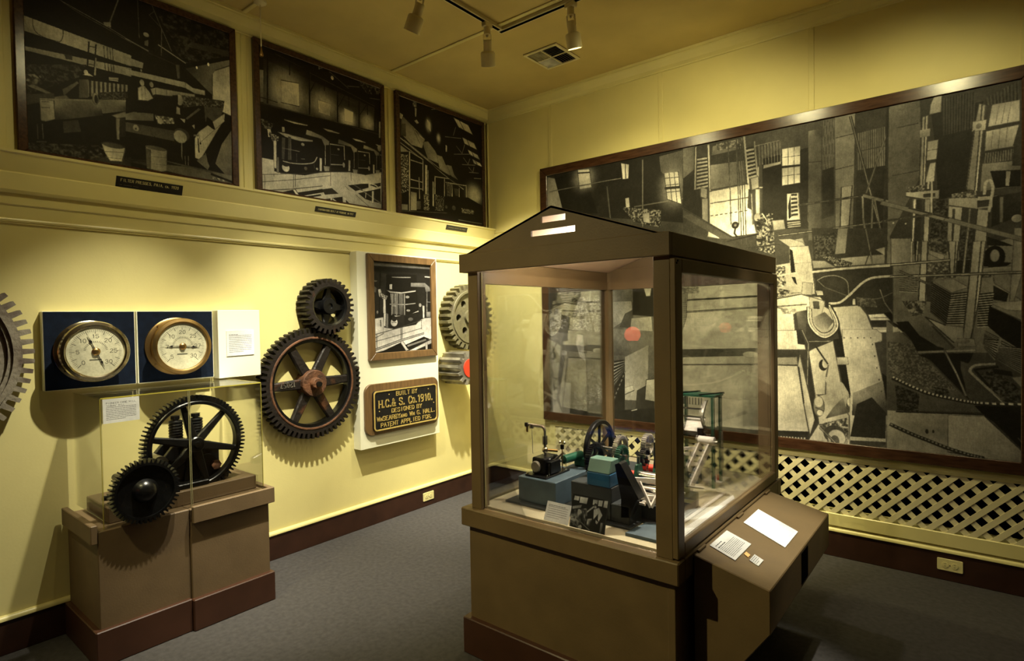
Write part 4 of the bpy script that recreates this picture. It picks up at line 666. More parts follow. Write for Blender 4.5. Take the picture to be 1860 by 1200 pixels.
# ------------------------------------------------------------------ the room
RX, RY, RZ = 5.8, -6.4, 3.345          # room reaches x 0..RX, y RY..0
struct(MB().box(-.2, RX + .2, RY - .2, .3, -.1, 0).build('floor', CARPET))
ceiling = struct(MB().box(-.2, RX + .2, RY - .2, .2, RZ, RZ + .1).build('ceiling', CEIL))
LP = [(-.15, 0), (0, 0), (0, 2.28), (-.03, 2.30), (-.03, RZ), (-.15, RZ)]
struct(MB().prism(LP, lambda a, b, d: (a, d, b), RY, .12).build('wall_left', WALL))
LX0, LX1, LZ0, LZ1 = .70, 4.6, .262, .592
m = MB().box(0, RX, 0, .12, 0, LZ0).box(0, RX, 0, .12, LZ1, RZ).box(0, LX0, 0, .12, LZ0, LZ1).box(LX1, RX, 0, .12, LZ0, LZ1)
struct(m.build('wall_right', WALL))
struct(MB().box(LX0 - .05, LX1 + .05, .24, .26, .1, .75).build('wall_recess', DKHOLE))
struct(MB().box(-.15, RX, RY - .12, RY, 0, RZ).build('wall_front', FARWALL))
struct(MB().box(RX, RX + .12, RY, .12, 0, RZ).build('wall_side', FARWALL))
struct(MB().box(0, .014, RY, 0, 0, .157).build('baseboard_left', BASE, bevel=.003))
struct(MB().box(.014, RX, -.014, 0, 0, .157).build('baseboard_right', BASE, bevel=.003))
struct(MB().box(0, RX, RY, RY + .014, 0, .157).build('baseboard_front', BASE))
struct(MB().box(RX - .014, RX, RY, 0, 0, .157).build('baseboard_side', BASE))
QR = [(0, .157), (.021, .157)] + arc(.003, .160, .018, 0, 90, 5) + [(0, .178)]
struct(MB().prism(QR, lambda a, b, d: (a, d, b), RY, 0).build('trim_1', CREAM, smooth=1))
struct(MB().prism(QR, lambda a, b, d: (d, -a, b), 0, RX).build('trim_2', CREAM, smooth=1))
# ledge moulding on the left wall
LG = [(-.03, 2.304), (.078, 2.300), (.078, 2.288), (.070, 2.282), (.040, 2.208), (.040, 2.205), (.046, 2.200), (.046, 2.124), (.018, 2.112), (.018, 2.062), (.010, 2.056), (.010, 1.998), (.016, 1.996), (.018, 1.990), (.016, 1.984), (.010, 1.982), (.010, 1.976), (0, 1.974), (-.01, 2.0)]
struct(MB().prism(LG, lambda a, b, d: (a, d, b), RY, 0).build('trim_3', CREAM))
CR = [(0, 3.252), (.010, 3.254), (.012, 3.262), (.034, 3.276), (.060, 3.318), (.062, 3.326), (.072, 3.328), (.074, 3.340), (.074, RZ), (0, RZ)]
struct(MB().prism([(a - .03 if a < .02 else a, b) for a, b in CR], lambda a, b, d: (a, d, b), RY, -.0).build('trim_4', CREAM))
struct(MB().prism(CR, lambda a, b, d: (d, -a, b), 0, RX).build('trim_5', CREAM))
n = 6
for y in (-3.37, -2.225, -1.10):
    struct(MB().box(-.03, -.024, y - .016, y + .016, 2.30, 3.256).build('trim_%d' % n, WALL, bevel=.002)); n += 1
for x in (.69, 1.668, 2.66, 3.65):
    struct(MB().box(x - .016, x + .016, -.005, 0, 2.60, 3.254).build('trim_%d' % n, WALL, bevel=.0015)); n += 1
struct(MB().box(.0, .62, -.006, 0, 2.262, 2.276).build('trim_%d' % n, WALL, bevel=.002)); n += 1
struct(MB().box(0, .012, -.012, 0, .178, 3.25).build('trim_%d' % n, WALL, bevel=.003)); n += 1
for y in (-1.152, -2.264, -3.38, -4.5):
    struct(MB().box(.07, RX, y - .014, y + .014, RZ - .009, RZ).build('trim_%d' % n, CREAM, bevel=.003)); n += 1

# ------------------------------------------------------------------ lattice under the mural
lat = thing('lattice_screen', (2.6, -.006, .2), 'cream diagonal wooden lattice along the foot of the wall under the mural', 'lattice')
MB().box(LX0 - .05, LX1 + .05, -.016, 0, .190, LZ0 + .004).build('bottom_rail', CREAM, lat, bevel=.003)
MB().box(LX0 - .05, LX1 + .05, -.013, 0, LZ1 - .004, LZ1 + .016).build('top_rail', CREAM, lat, bevel=.003)
MB().box(LX0 - .05, LX0 + .004, -.012, 0, LZ0, LZ1).build('side_rail', CREAM, lat, bevel=.003)
def clipx(poly, xm, keep):
    out = []
    for (a, b) in zip(poly, poly[1:] + poly[:1]):
        ia, ib = keep * (a[0] - xm) >= 0, keep * (b[0] - xm) >= 0
        if ia: out.append(a)
        if ia != ib: t = (xm - a[0]) / (b[0] - a[0]); out.append((xm, a[1] + t * (b[1] - a[1])))
    return out
H = LZ1 - LZ0; SP = .0965; hw = .0202
for sgn, c0, y0, y1 in ((1, 2.687, -.009, -.0045), (-1, 3.787, -.0045, 0)):
    k0 = int((LX0 - H - c0) / SP) - 8
    for k in range(k0, k0 + 75):
        c = c0 + k * SP; xb = c + sgn * LZ0; xt = c + sgn * LZ1
        pl = clipx(clipx([(xb - hw, LZ0), (xb + hw, LZ0), (xt + hw, LZ1), (xt - hw, LZ1)], LX0, 1), 4.1, -1)
        if len(pl) < 3 or max(p[0] for p in pl) - min(p[0] for p in pl) < .01: continue
        MB().prism(pl, lambda a, b, d: (a, d, b), y0, y1).build('slat', LATT, lat)

# ------------------------------------------------------------------ framed photographs
def frame_parts(t, ax, u0, u1, z0, z1, w_, back, front, mt, pm, inset=.008, wb=None):
    """moulding of four rails + print; ax 'x' = hangs on left wall, 'y' = on right wall"""
    wb = wb or w_
    fn = (lambda u, z, d: (d, u, z)) if ax == 'x' else (lambda u, z, d: (u, -d, z))
    R = [('frame_rail', [(u0, z1), (u1, z1), (u1 - w_, z1 - w_), (u0 + w_, z1 - w_)]), ('frame_rail', [(u0, z0), (u1, z0), (u1 - w_, z0 + wb), (u0 + w_, z0 + wb)]),
         ('frame_stile', [(u0, z0), (u0, z1), (u0 + w_, z1 - w_), (u0 + w_, z0 + wb)]), ('frame_stile', [(u1, z0), (u1, z1), (u1 - w_, z1 - w_), (u1 - w_, z0 + wb)])]
    for nm, pl in R: MB().prism(pl, fn, back, front).build(nm, mt, t, bevel=.003)
    d = front - inset; e = w_ - .004; eb = wb - .004
    if ax == 'x': cs = [(u0 + e, z0 + eb), (u1 - e, z0 + eb), (u1 - e, z1 - e), (u0 + e, z1 - e)]; P = [(d, u, z) for u, z in cs]
    else: cs = [(u0 + e, z0 + eb), (u1 - e, z0 + eb), (u1 - e, z1 - e), (u0 + e, z1 - e)]; P = [(u, -d, z) for u, z in cs]
    sheet('photograph', P, pm, t, .004)
for (u0, u1, pm, lab) in ((-3.318, -2.283, PM_PRESS, 'large framed dark photograph of workmen at filter presses on ledge, nearest the viewer'),
                          (-2.174, -1.166, PM_EVAP, 'framed photograph of a row of evaporator tanks under blurred windows, middle of the ledge'),
                          (-1.058, -.040, PM_PAN, 'framed dark photograph of factory floor with skylights, nearest the room corner')):
    t = thing('framed_photograph', (-.015, (u0 + u1) / 2, 2.305), lab, 'framed photo', 'large framed photographs on the left wall ledge')
    frame_parts(t, 'x', u0, u1, 2.305, 3.256, .038, -.029, .0, FRAME, pm, wb=.025)
t = thing('framed_mural', (2.15, -.02, .638), 'huge framed mural photograph of mill machinery covering the right wall', 'mural')
frame_parts(t, 'y', .600, 3.705, .638, 2.739, .068, .0, .035, FRAME, PM_MURAL, .01)

# caption plates on the sloping ledge face
def ledge_x(z): return .040 + (.070 - .040) * (z - 2.208) / (2.282 - 2.208)
def caption(y0, y1, z0, z1, rows, lab):
    t = thing('caption_plate', (ledge_x(z0), (y0 + y1) / 2, z0), lab, 'sign', 'black caption plates under the ledge photographs')
    fn = lambda y, z, d: (ledge_x(z) + d, y, z)
    cp = MB().prism([(y0, z0), (y1, z0), (y1, z1), (y0, z1)], fn, -.002, .003).build('plate', BLACK, t)
    for txt, cy, zz, hh, wd in rows:
        mb = MB(); text_mesh(mb, txt, cy, zz, hh, hh * .14, fn, .003, .0042, width=wd); tag(mb.build('lettering', OUTLET, cp), kind='stuff')
caption(-2.945, -2.628, 2.206, 2.256, [('FILTER PRESSES, PAIA, ca. 1920', -2.787, 2.233, .013, .275), ('-- ------ ----', -2.885, 2.213, .006, .085)], 'black caption plate lettered FILTER PRESSES under the first ledge photograph')
caption(-1.810, -1.490, 2.226, 2.258, [('EVAPORATORS BUILT AT PUUNENE IN 1917', -1.65, 2.236, .011, .275)], 'long black caption plate under the evaporator photograph')
caption(-.606, -.357, 2.236, 2.271, [('------ ----- -- ----', -.482, 2.245, .016, .20)], 'short black caption plate beside the room corner, under the darkest photograph')

# ------------------------------------------------------------------ gears on the left wall
def gear_rim(mb, cy, cz, x0, x1, rin, rroot, rtip, n, ph=0, taper=.5, sub=1):
    """toothed ring, axis x"""
    prof = []
    for i in range(n):
        a = 2 * math.pi * (i / n) + ph; p = 2 * math.pi / n
        for fr, r in ((-.30, rroot), (-.30 * taper - .02, rtip), (.30 * taper + .02, rtip), (.30, rroot), (.5, rroot)):
            prof.append((a + fr * p, r))
    k = len(mb.v); N = len(prof)
    for x, rr in ((x0, None), (x1, None), (x1, rin), (x0, rin)):
        for a, r in prof:
            q = rr if rr is not None else r
            mb.v.append((x, cy + q * math.cos(a), cz + q * math.sin(a)))
    for j in range(4):
        p, q = k + j * N, k + ((j + 1) % 4) * N
        for i in range(N): mb.f.append((p + i, p + (i + 1) % N, q + (i + 1) % N, q + i))
    return mb
def spoke(cy, cz, a, r0, r1, w0, w1, x0, x1):
    ca, sa = math.cos(a), math.sin(a); fn = lambda r, t, d: (d, cy + r * ca - t * sa, cz + r * sa + t * ca)
    return MB().prism([(r0, -w0 / 2), (r1, -w1 / 2), (r1 + .004, 0), (r1, w1 / 2), (r0, w0 / 2)], fn, x0, x1)

cy, cz = -3.733, 1.376
t = thing('wall_gear', (.05, cy, cz - .43), 'big weathered grey gear cut by the left picture edge', 'gear', 'gears mounted on the wall')
gear_rim(MB(), cy, cz, .035, .095, .335, .386, .430, 58, .02, .62).build('rim', GREYIRON, t)
MB().lathe((.095, cy, cz), (1, 0, 0), [(.352, 0), (.352, .012), (.372, .012), (.372, 0)], 64).build('rim_ridge', GREYIRON, t, smooth=1)
MB().lathe((.03, cy, cz), (1, 0, 0), [(.30, .01), (.30, .05), (.336, .05), (.336, .01)], 64, True).build('inner_flange', GREYIRON, t, smooth=1)
for i in range(6): spoke(cy, cz, math.pi / 3 * i + .35, .07, .305, .07, .055, .045, .075).build('spoke', GREYIRON, t, bevel=.006)
MB().lathe((.0, cy, cz), (1, 0, 0), [(0, 0), (.09, 0), (.09, .11), (.03, .11), (.03, .08), (0, .08)], 32).build('hub', GREYIRON, t, smooth=1)

cy, cz = -1.867, 1.094
t = thing('wall_gear', (.05, cy, cz - .36), 'large six-spoke black gear with rusty hub and rust-edged rim', 'gear', 'gears mounted on the wall')
gear_rim(MB(), cy, cz, .012, .085, .288, .328, .362, 62, .01, .55).build('rim', RUSTIRON, t)
MB().lathe((.0, cy, cz), (1, 0, 0), [(.268, .02), (.268, .07), (.290, .07), (.290, .02)], 72, True).build('inner_flange', BLACKIRON, t, smooth=1)
MB().lathe((.085, cy, cz), (1, 0, 0), [(.289, 0), (.292, .004), (.300, .004), (.304, 0)], 72).build('rim_edge', RUSTHUB, t, smooth=1)
for i in range(6): spoke(cy, cz, math.pi / 3 * i + .02, .07, .275, .068, .052, .030, .066).build('spoke', RUSTIRON, t, bevel=.007)
mb = MB(); text_mesh(mb, '12057', cy - .175, cz - .012, .03, .005, lambda a, b, d: (d, a, b), .064, .070, width=.10, rot=True); mb.build('cast_number', STEEL, t)
MB().lathe((.0, cy, cz), (1, 0, 0), [(0, 0), (.088, 0), (.088, .092), (.082, .098), (.04, .098), (.036, .125), (.030, .13), (0, .13)], 40).build('hub', RUSTHUB, t, smooth=1)
MB().cyl((0, cy, cz), (.145, cy + .003, cz - .003), .018).build('axle', BLACKIRON, t, smooth=1)

cy, cz = -1.755, 1.597
t = thing('wall_gear', (.06, cy, cz - .18), 'small thick black gear above the large six-spoke gear', 'gear', 'gears mounted on the wall')
gear_rim(MB(), cy, cz, .008, .122, .130, .156, .184, 30, .05, .5).build('rim', RUSTIRON, t)
MB().lathe((.0, cy, cz), (1, 0, 0), [(.118, .02), (.118, .112), (.131, .118), (.131, .02)], 48, True).build('inner_flange', BLACKIRON, t, smooth=1)
for i in range(4): spoke(cy, cz, math.pi / 2 * i + math.pi / 2 - .1, .03, .122, .075, .030, .060, .085).build('spoke', BLACKIRON, t, bevel=.006)
MB().lathe((.0, cy, cz), (1, 0, 0), [(0, 0), (.054, 0), (.054, .112), (.050, .118), (.020, .118), (.018, .108), (0, .108)], 32).build('hub', BLACKIRON, t, smooth=1)

cy, cz = -.385, 1.512
t = thing('wall_gear', (.06, cy, cz - .28), 'grey-green solid gear with round holes near the room corner', 'gear', 'gears mounted on the wall')
gear_rim(MB(), cy, cz, .008, .112, .205, .238, .277, 31, .04, .58).build('rim', GREENIRON, t)
MB().lathe((.112, cy, cz), (1, 0, 0), [(.205, -.02), (.205, .008), (.222, .008), (.226, 0)], 56).build('rim_ridge', GREENIRON, t, smooth=1)
def plate_with_holes(cy, cz, R, holes, x0, x1, n=48):
    bm = bmesh.new(); vs = [bm.verts.new((0, R * math.cos(2 * math.pi * i / n), R * math.sin(2 * math.pi * i / n))) for i in range(n)]
    es = [bm.edges.new((vs[i], vs[(i + 1) % n])) for i in range(n)]
    for hy, hz, hr in holes:
        hv = [bm.verts.new((0, hy + hr * math.cos(2 * math.pi * i / 14), hz + hr * math.sin(2 * math.pi * i / 14))) for i in range(14)]
        es += [bm.edges.new((hv[i], hv[(i + 1) % 14])) for i in range(14)]
    r = bmesh.ops.triangle_fill(bm, use_beauty=True, use_dissolve=False, edges=es)
    fs = [f for f in bm.faces]
    ex = bmesh.ops.extrude_face_region(bm, geom=fs)
    for e in ex['geom']:
        if isinstance(e, bmesh.types.BMVert): e.co.x += x1 - x0
    mb = MB(); bm.verts.index_update()
    mb.v = [(v.co.x + x0, v.co.y + cy, v.co.z + cz) for v in bm.verts]; mb.f = [tuple(v.index for v in f.verts) for f in bm.faces]; bm.free(); return mb
plate_with_holes(cy, cz, .207, [(.128 * math.cos(a), .128 * math.sin(a), .030) for a in [math.pi / 3 * i + .05 for i in range(6)]], .05, .092).build('web', GREENIRON, t)
MB().lathe((.0, cy, cz), (1, 0, 0), [(0, 0), (.062, 0), (.062, .118), (.022, .118), (.022, .10), (0, .10)], 32).build('hub', GREENIRON, t, smooth=1)
cy, cz = -.560, 1.098
t = thing('wall_pinion', (.13, cy, cz - .14), 'long steel pinion with red end, below the grey-green gear', 'gear', 'gears mounted on the wall')
gear_rim(MB(), cy, cz, .012, .252, .06, .100, .138, 13, .1, .5).build('toothed_body', STEEL, t)
MB().cyl((.02, cy, cz), (.258, cy, cz), .074, n=32).build('red_end', REDP, t, smooth=1)
MB().cyl((.0, cy, cz), (.03, cy, cz), .05).build('wall_boss', BLACKIRON, t, smooth=1)

# ------------------------------------------------------------------ gauges on navy boards
t1 = MB().box(0, .045, -3.262, -2.878, 1.190, 1.568).build('gauge_board', WHITE, bevel=.002)
tag(t1, 'navy felt board behind the polished brass gauge', 'board', 'navy gauge boards')
t2 = MB().box(0, .045, -2.871, -2.484, 1.188, 1.568).build('gauge_board', WHITE, bevel=.002)
tag(t2, 'navy felt board behind the dull bronze gauge', 'board', 'navy gauge boards')
for o, y0, y1, lab in ((t1, -3.259, -2.882, ''), (t2, -2.866, -2.488, '')):
    MB().box(.045, .047, y0, y1, 1.192, 1.566).build('felt_face', NAVY, o)
def dial_print(name, words, seed, pal):
    p = Print(240, 240, 2, pal, seed); c = 120
    for i in range(61):
        a = math.radians(225 - 270 * i / 60); r0 = 96 if i % 5 else 86
        p.line(50, 1.2 if i % 5 else 2.2, [(c + r0 * math.cos(a), c + r0 * math.sin(a)), (c + 106 * math.cos(a), c + 106 * math.sin(a))])
    for k in range(0, 7):
        a = math.radians(225 - 270 * k / 6); st, wd = text_strokes(words[k], 17)
        for pl in st: p.line(55, 2.2, [(c + 73 * math.cos(a) - wd / 2 + x, c + 73 * math.sin(a) - 8 + y) for x, y in pl])
    for k in range(19):
        a = math.radians(170 - 160 * k / 18); p.line(80, 2.4, [(c + 42 * math.cos(a), c + 42 * math.sin(a)), (c + 50 * math.cos(a), c + 50 * math.sin(a))])
    for k in range(7): p.line(70, 6, [(c - 26 + k * 7, c - 40), (c - 21 + k * 7, c - 40)])
    return print_mat(name, p.finish(3, .1), ((.03, .03, .02), (.78, .74, .50)), .35)
def dial_disc(name, x, cy, cz, r, pm, parent):
    n = 48; org = _base(parent); me = bpy.data.meshes.new(name)
    vs = [(x, cy, cz)] + [(x, cy + r * math.cos(2 * math.pi * i / n), cz + r * math.sin(2 * math.pi * i / n)) for i in range(n)]
    me.from_pydata([tuple(Vector(v) - org) for v in vs], [], [(0, 1 + i, 1 + (i + 1) % n) for i in range(n)])
    uv = me.uv_layers.new(name='uv')
    for l in me.loops:
        v = vs[l.vertex_index]; uv.data[l.index].uv = (.5 + (v[1] - cy) / (2 * r), .5 + (v[2] - cz) / (2 * r))
    o = bpy.data.objects.new(name, me); COL.objects.link(o); me.materials.append(pm); o.parent = parent; return o
def gauge(cy, cz, R, metal, pm, hands, lab, back):
    t = thing('pressure_gauge', (back, cy, cz - R), lab, 'gauge', 'round pressure gauges on navy boards')
    MB().lathe((back, cy, cz), (1, 0, 0), [(0, 0), (R, 0), (R, .010), (R - .006, .014), (R - .022, .016), (R - .024, .074), (R - .01, .078), (R - .004, .086), (R - .008, .094), (R - .022, .098), (R - .027, .096), (R - .030, .088)], 64).build('case', metal, t, smooth=1)
    MB().lathe((back, cy, cz), (1, 0, 0), [(R - .032, .086), (R - .030, .096), (R - .026, .098)], 64).build('bezel_lip', metal, t, smooth=1)
    dl = dial_disc('dial', back + .089, cy, cz, R - .030, pm, t)
    for a in (40, 130, 220, 310):
        a = math.radians(a); MB().cyl((back + .010, cy + (R - .011) * math.cos(a), cz + (R - .011) * math.sin(a)), (back + .018, cy + (R - .011) * math.cos(a), cz + (R - .011) * math.sin(a)), .005, n=10).build('screw', metal, t)
    for a, L, w_ in hands:
        a = math.radians(a); fn = lambda r, s_, d: (d, cy + r * math.cos(a) - s_ * math.sin(a), cz + r * math.sin(a) + s_ * math.cos(a))
        MB().prism([(0, -w_), (L * .55, -w_ * .6), (L * .62, -w_ * 2.6), (L * .72, -w_ * .8), (L, 0), (L * .72, w_ * .8), (L * .62, w_ * 2.6), (L * .55, w_ * .6), (0, w_)], fn, back + .092, back + .094).build('hand', BLACK, dl)
    MB().lathe((back + .088, cy, cz), (1, 0, 0), [(.018, 0), (.018, .006), (.013, .012), (.006, .014), (0, .014)], 24).build('centre_boss', BRASS2, dl, smooth=1)
gauge(-3.078, 1.371, .151, BRASS, dial_print('gauge_dial_one', ['0', '5', '10', '15', '20', '25', '30'], 4, 205), [(113, .085, .0022), (-67, .09, .002)], 'polished brass gauge with pale dial and slanting hand', .047)
gauge(-2.684, 1.377, .155, BRASS2, dial_print('gauge_dial_two', ['5', '7', '10', '20', '25', '27', '30'], 5, 190), [(178, .088, .0022), (-4, .085, .0022)], 'dull bronze gauge with level double-ended hand', .047)
b = MB().box(0, .078, -2.470, -2.222, 1.180, 1.572).build('text_block', WHITE, bevel=.002)
tag(b, 'thick cream text block beside the bronze gauge', 'sign block')
o = sheet('text_card', [(.0825, -2.425, 1.305), (.0825, -2.262, 1.308), (.0825, -2.262, 1.455), (.0825, -2.425, 1.452)], card_print('gauge_text', 163, 147, 10, [(.4, 6)], 222, 90), None, .004)
tag(o, 'small white text card on the cream block beside the gauges', 'card')

# ------------------------------------------------------------------ white mounting panel with photograph and plaque
b = MB().box(0, .083, -1.511, -.748, .584, 1.985).build('mounting_panel', WHITE, bevel=.002)
tag(b, 'tall white mounting panel between the gears', 'panel')
t = thing('framed_photograph', (.09, -1.10, 1.207), 'small brown-framed photograph of one evaporator on the white panel', 'framed photo')
frame_parts(t, 'x', -1.437, -.780, 1.210, 1.974, .052, .0835, .112, FRAME2, PM_EVS, .016)
t = thing('cast_plaque', (.09, -1.12, .68), 'black cast plaque with gold lettering BUILT BY on brown board', 'plaque')
fnp = lambda a, b, d: (d, a, b)
MB().prism(rrect(-1.482, -.775, .676, 1.042, .06, 8), fnp, .0835, .105).build('backing_board', FRAME2, t, bevel=.003)
pq = MB().prism(rrect(-1.424, -.812, .706, .992, .025, 6), fnp, .105, .122).build('plate', PLATE, t)
o_, i_ = rrect(-1.424, -.812, .706, .992, .025, 6), rrect(-1.415, -.821, .715, .983, .02, 6)
m = MB(); nn = len(o_)
for pl, d in ((o_, .122), (o_, .127), (i_, .127), (i_, .122)): m.v += [(d, a, b) for a, b in pl]
for j in range(3):
    for i in range(nn): m.f.append((j * nn + i, j * nn + (i + 1) % nn, (j + 1) * nn + (i + 1) % nn, (j + 1) * nn + i))
m.build('plate_rim', GOLD, pq)
for txt, cy_, z_, h_, wd, st in (('BUILT BY', -1.118, .941, .030, .20, .0048), ('H.C.& S. Co.1910.', -1.118, .868, .052, .52, .0085), ('DESIGNED BY', -1.118, .822, .028, .29, .0046), ('WmSEARBYand Wm G. HALL.', -1.118, .774, .030, .56, .0048), ('PATENT APPLIED FOR.', -1.118, .728, .029, .49, .0048)):
    mb = MB(); text_mesh(mb, txt, cy_, z_, h_, st, fnp, .121, .126, serif=h_ * .13, width=wd); tag(mb.build('lettering', GOLD, pq), kind='stuff')
for y, z in ((-1.285, .958), (-.90, .958), (-1.375, .845), (-.845, .845), (-1.28, .722), (-1.09, .720)):
    MB().cyl((.121, y, z), (.125, y, z), .004, n=10).build('rivet', GOLD, pq)

# ------------------------------------------------------------------ wall outlets
def outlet(fn, loc, lab):
    t = thing('wall_outlet', loc, lab, 'outlet', 'ivory outlets in the baseboards')
    MB().prism(rrect(-.0575, .0575, -.033, .033, .006, 4), fn, .0, .006).build('cover_plate', OUTLET, t, bevel=.0015)
    for s_ in (-1, 1):
        so = MB().prism(arc(s_ * .021, 0, .0155, 0, 330, 11), fn, .006, .0085).build('socket', OUTLET, t)
        for q in (-1, 1): MB().prism([(s_ * .021 - .004, q * .006 - .001), (s_ * .021 + .004, q * .006 - .001), (s_ * .021 + .004, q * .006 + .001), (s_ * .021 - .004, q * .006 + .001)], fn, .0082, .0088).build('slot', DKHOLE, so)
    MB().prism(arc(0, 0, .003, 0, 330, 8), fn, .006, .0075).build('screw', STEEL, t)
outlet(lambda a, b, d: (3.343 + a, -.014 - d, .090 + b), (3.343, -.014, .057), 'ivory double outlet in the baseboard below the lattice')
outlet(lambda a, b, d: (.014 + d, -.823 + a, .078 + b), (.014, -.823, .045), 'ivory double outlet in the left baseboard below the plaque')

# ------------------------------------------------------------------ pedestal with mill gears under an acrylic cover
ped = thing('display_pedestal', (.25, -2.8, 0), 'low brown two-part pedestal with dark skirting against the left wall', 'pedestal')
MB().box(.022, .466, -3.186, -2.806, .10, .590).build('left_body', BROWN2, ped, bevel=.003)
MB().box(.022, .479, -2.806, -2.408, .10, .590).build('right_body', BROWN2, ped, bevel=.003)
MB().box(.022, .490, -3.208, -2.812, 0, .158).build('left_skirting', SKIRT, ped, bevel=.004)
MB().box(.022, .508, -2.812, -2.396, 0, .154).build('right_skirting', SKIRT, ped, bevel=.004)
MB().box(.48, .502, -2.802, -2.384, .525, .607).build('front_rim', BROWN2, ped, bevel=.003)
MB().box(.03, .48, -2.408, -2.384, .525, .607).build('side_rim', BROWN2, ped, bevel=.003)
MB().box(.035, .470, -3.212, -3.186, .540, .622).build('side_rim', BROWN2, ped, bevel=.003)
MB().box(.07, .385, -3.12, -2.425, .590, .664).build('raised_block', BROWN2, ped, bevel=.004)
cov = thing('acrylic_cover', (.25, -2.79, .59), 'clear acrylic cover with yellowish edges over the black mill gears', 'cover')
X0, X1, Y0, YM, Y1, Z0, Z1 = .045, .450, -3.155, -2.785, -2.420, .592, 1.170
MB().box(X1 - .005, X1, Y0, YM - .002, Z0, Z1).build('front_pane', PLEXI, cov)
MB().box(X1 - .005, X1, YM + .002, Y1, Z0 + .01, Z1).build('front_pane', PLEXI, cov)
MB().box(X0, X1 - .006, Y0, Y0 + .005, Z0 + .035, Z1).build('side_pane', PLEXI, cov)
MB().box(X0, X1 - .006, Y1 - .005, Y1, Z0 + .02, Z1).build('side_pane', PLEXI, cov)
MB().box(X0, X1, Y0, Y1, Z1, Z1 + .005).build('top_pane', PLEXI, cov)
for (y, z0) in ((Y0 - .001, Z0), (YM - .004, Z0), (YM + .003, Z0 + .01), (Y1 + .001, Z0 + .02)):
    e_ = .0005 if y in (YM - .004, YM + .003) else .0009
    MB().box(X1 - .006, X1 + .0005, y - e_, y + e_, z0, Z1).build('polished_edge', SEAM if e_ < .0008 else PLEXEDGE, cov)
MB().box(X1 - .001, X1 + .001, Y0, Y1, Z1, Z1 + .0055).build('polished_edge', PLEXEDGE, cov)
MB().box(X0, X1, Y1 - .001, Y1 + .001, Z1, Z1 + .0055).build('polished_edge', PLEXEDGE, cov)
o = sheet('text_card', [(.456, -3.148, 1.060), (.456, -3.004, 1.061), (.456, -3.004, 1.168), (.456, -3.148, 1.168)], card_print('mill_text', 144, 108, 8, [('PIONEER CANE MILL', 7), ('"CUBAN" MILL', 6.5)], 226, 70, 3), None, .003)
tag(o, 'white text card stuck to the acrylic cover above the black gears', 'card')

ml = thing('cane_mill', (.28, -2.75, .664), 'black iron cane mill with large spoked gear and dark pinion on the pedestal', 'machine')
cy, cz = -2.714, .878
gear_rim(MB(), cy, cz, .305, .345, .205, .230, .252, 76, 0, .5).build('large_gear_rim', BLACKIRON, ml)
MB().lathe((.345, cy, cz), (1, 0, 0), [(.205, 0), (.209, .004), (.219, .004), (.223, 0)], 64).build('rim_ridge', BLACKIRON, ml, smooth=1)
for k in range(6): spoke(cy, cz, math.radians(45 + 60 * k), .03, .21, .046, .028, .312, .336).build('spoke', BLACKIRON, ml, bevel=.006)
MB().lathe((.29, cy, cz), (1, 0, 0), [(0, 0), (.040, 0), (.040, .06), (.034, .066), (.016, .066), (.014, .075), (0, .075)], 32).build('large_gear_hub', BLACKIRON, ml, smooth=1)
MB().cyl((.08, cy, cz), (.30, cy, cz), .016).build('main_shaft', BLACKIRON, ml, smooth=1)
cy2, cz2 = -3.004, .736
gear_rim(MB(), cy2, cz2, .475, .512, .118, .128, .146, 46, .03, .45).build('pinion_rim', BLACKIRON, ml)
MB().lathe((.478, cy2, cz2), (1, 0, 0), [(.12, 0), (.12, .024), (.055, .018), (.048, .030), (.038, .046), (.020, .056), (0, .058)], 40).build('pinion_disc', BLACKIRON, ml, smooth=1)
MB().cyl((.10, cy2, cz2), (.480, cy2, cz2), .017).build('pinion_shaft', BLACKIRON, ml, smooth=1)
for x in (.13, .26):
    MB().prism([(-2.90, .664), (-2.52, .664), (-2.52, .70), (-2.57, .72), (-2.57, .82), (-2.61, .87), (-2.80, .87), (-2.86, .80), (-2.86, .72), (-2.90, .70)], lambda a, b, d: (d, a, b), x - .015, x + .015).build('side_cheek', BLACKIRON, ml, bevel=.004)
for y, z in ((-2.79, .755), (-2.64, .755), (-2.714, .83)):
    MB().cyl((.10, y, z), (.29, y, z), .052, n=28).build('roller', BLACKIRON, ml, smooth=1)
for y in (-2.755, -2.655):
    m = MB()
    for k in range(8): m.torus((.2, y, .884 + k * .0145), (0, 0, 1), .026, .0085, 20, 8)
    m.cyl((.2, y, .86), (.2, y, 1.008), .014); m.build('coil_spring', BLACKIRON, ml, smooth=1)
    MB().cyl((.2, y, 1.0), (.2, y, 1.018), .024, n=6).build('nut', BLACKIRON, ml)
MB().cyl((.12, -2.865, .80), (.29, -2.865, .80), .038, n=28).build('feed_drum', STEEL, ml, smooth=1)
MB().cyl((.28, -2.60, .745), (.31, -2.60, .745), .026, n=6).build('bolt_head', RUSTHUB, ml)
MB().box(.09, .36, -2.82, -2.66, .664, .69).build('foot_plate', BLACKIRON, ml, bevel=.004)
MB().prism([(-2.76, .69), (-2.68, .69), (-2.70, .86), (-2.735, .86)], lambda a, b, d: (d, a, b), .285, .303).build('bearing_stand', BLACKIRON, ml, bevel=.003)
MB().box(.14, .22, -3.03, -2.97, .664, .75).build('pinion_bearing', BLACKIRON, ml, bevel=.006)
MB().cyl((.33, -3.125, .70), (.36, -3.08, .70), .012).build('grease_cup', BLACKIRON, ml)

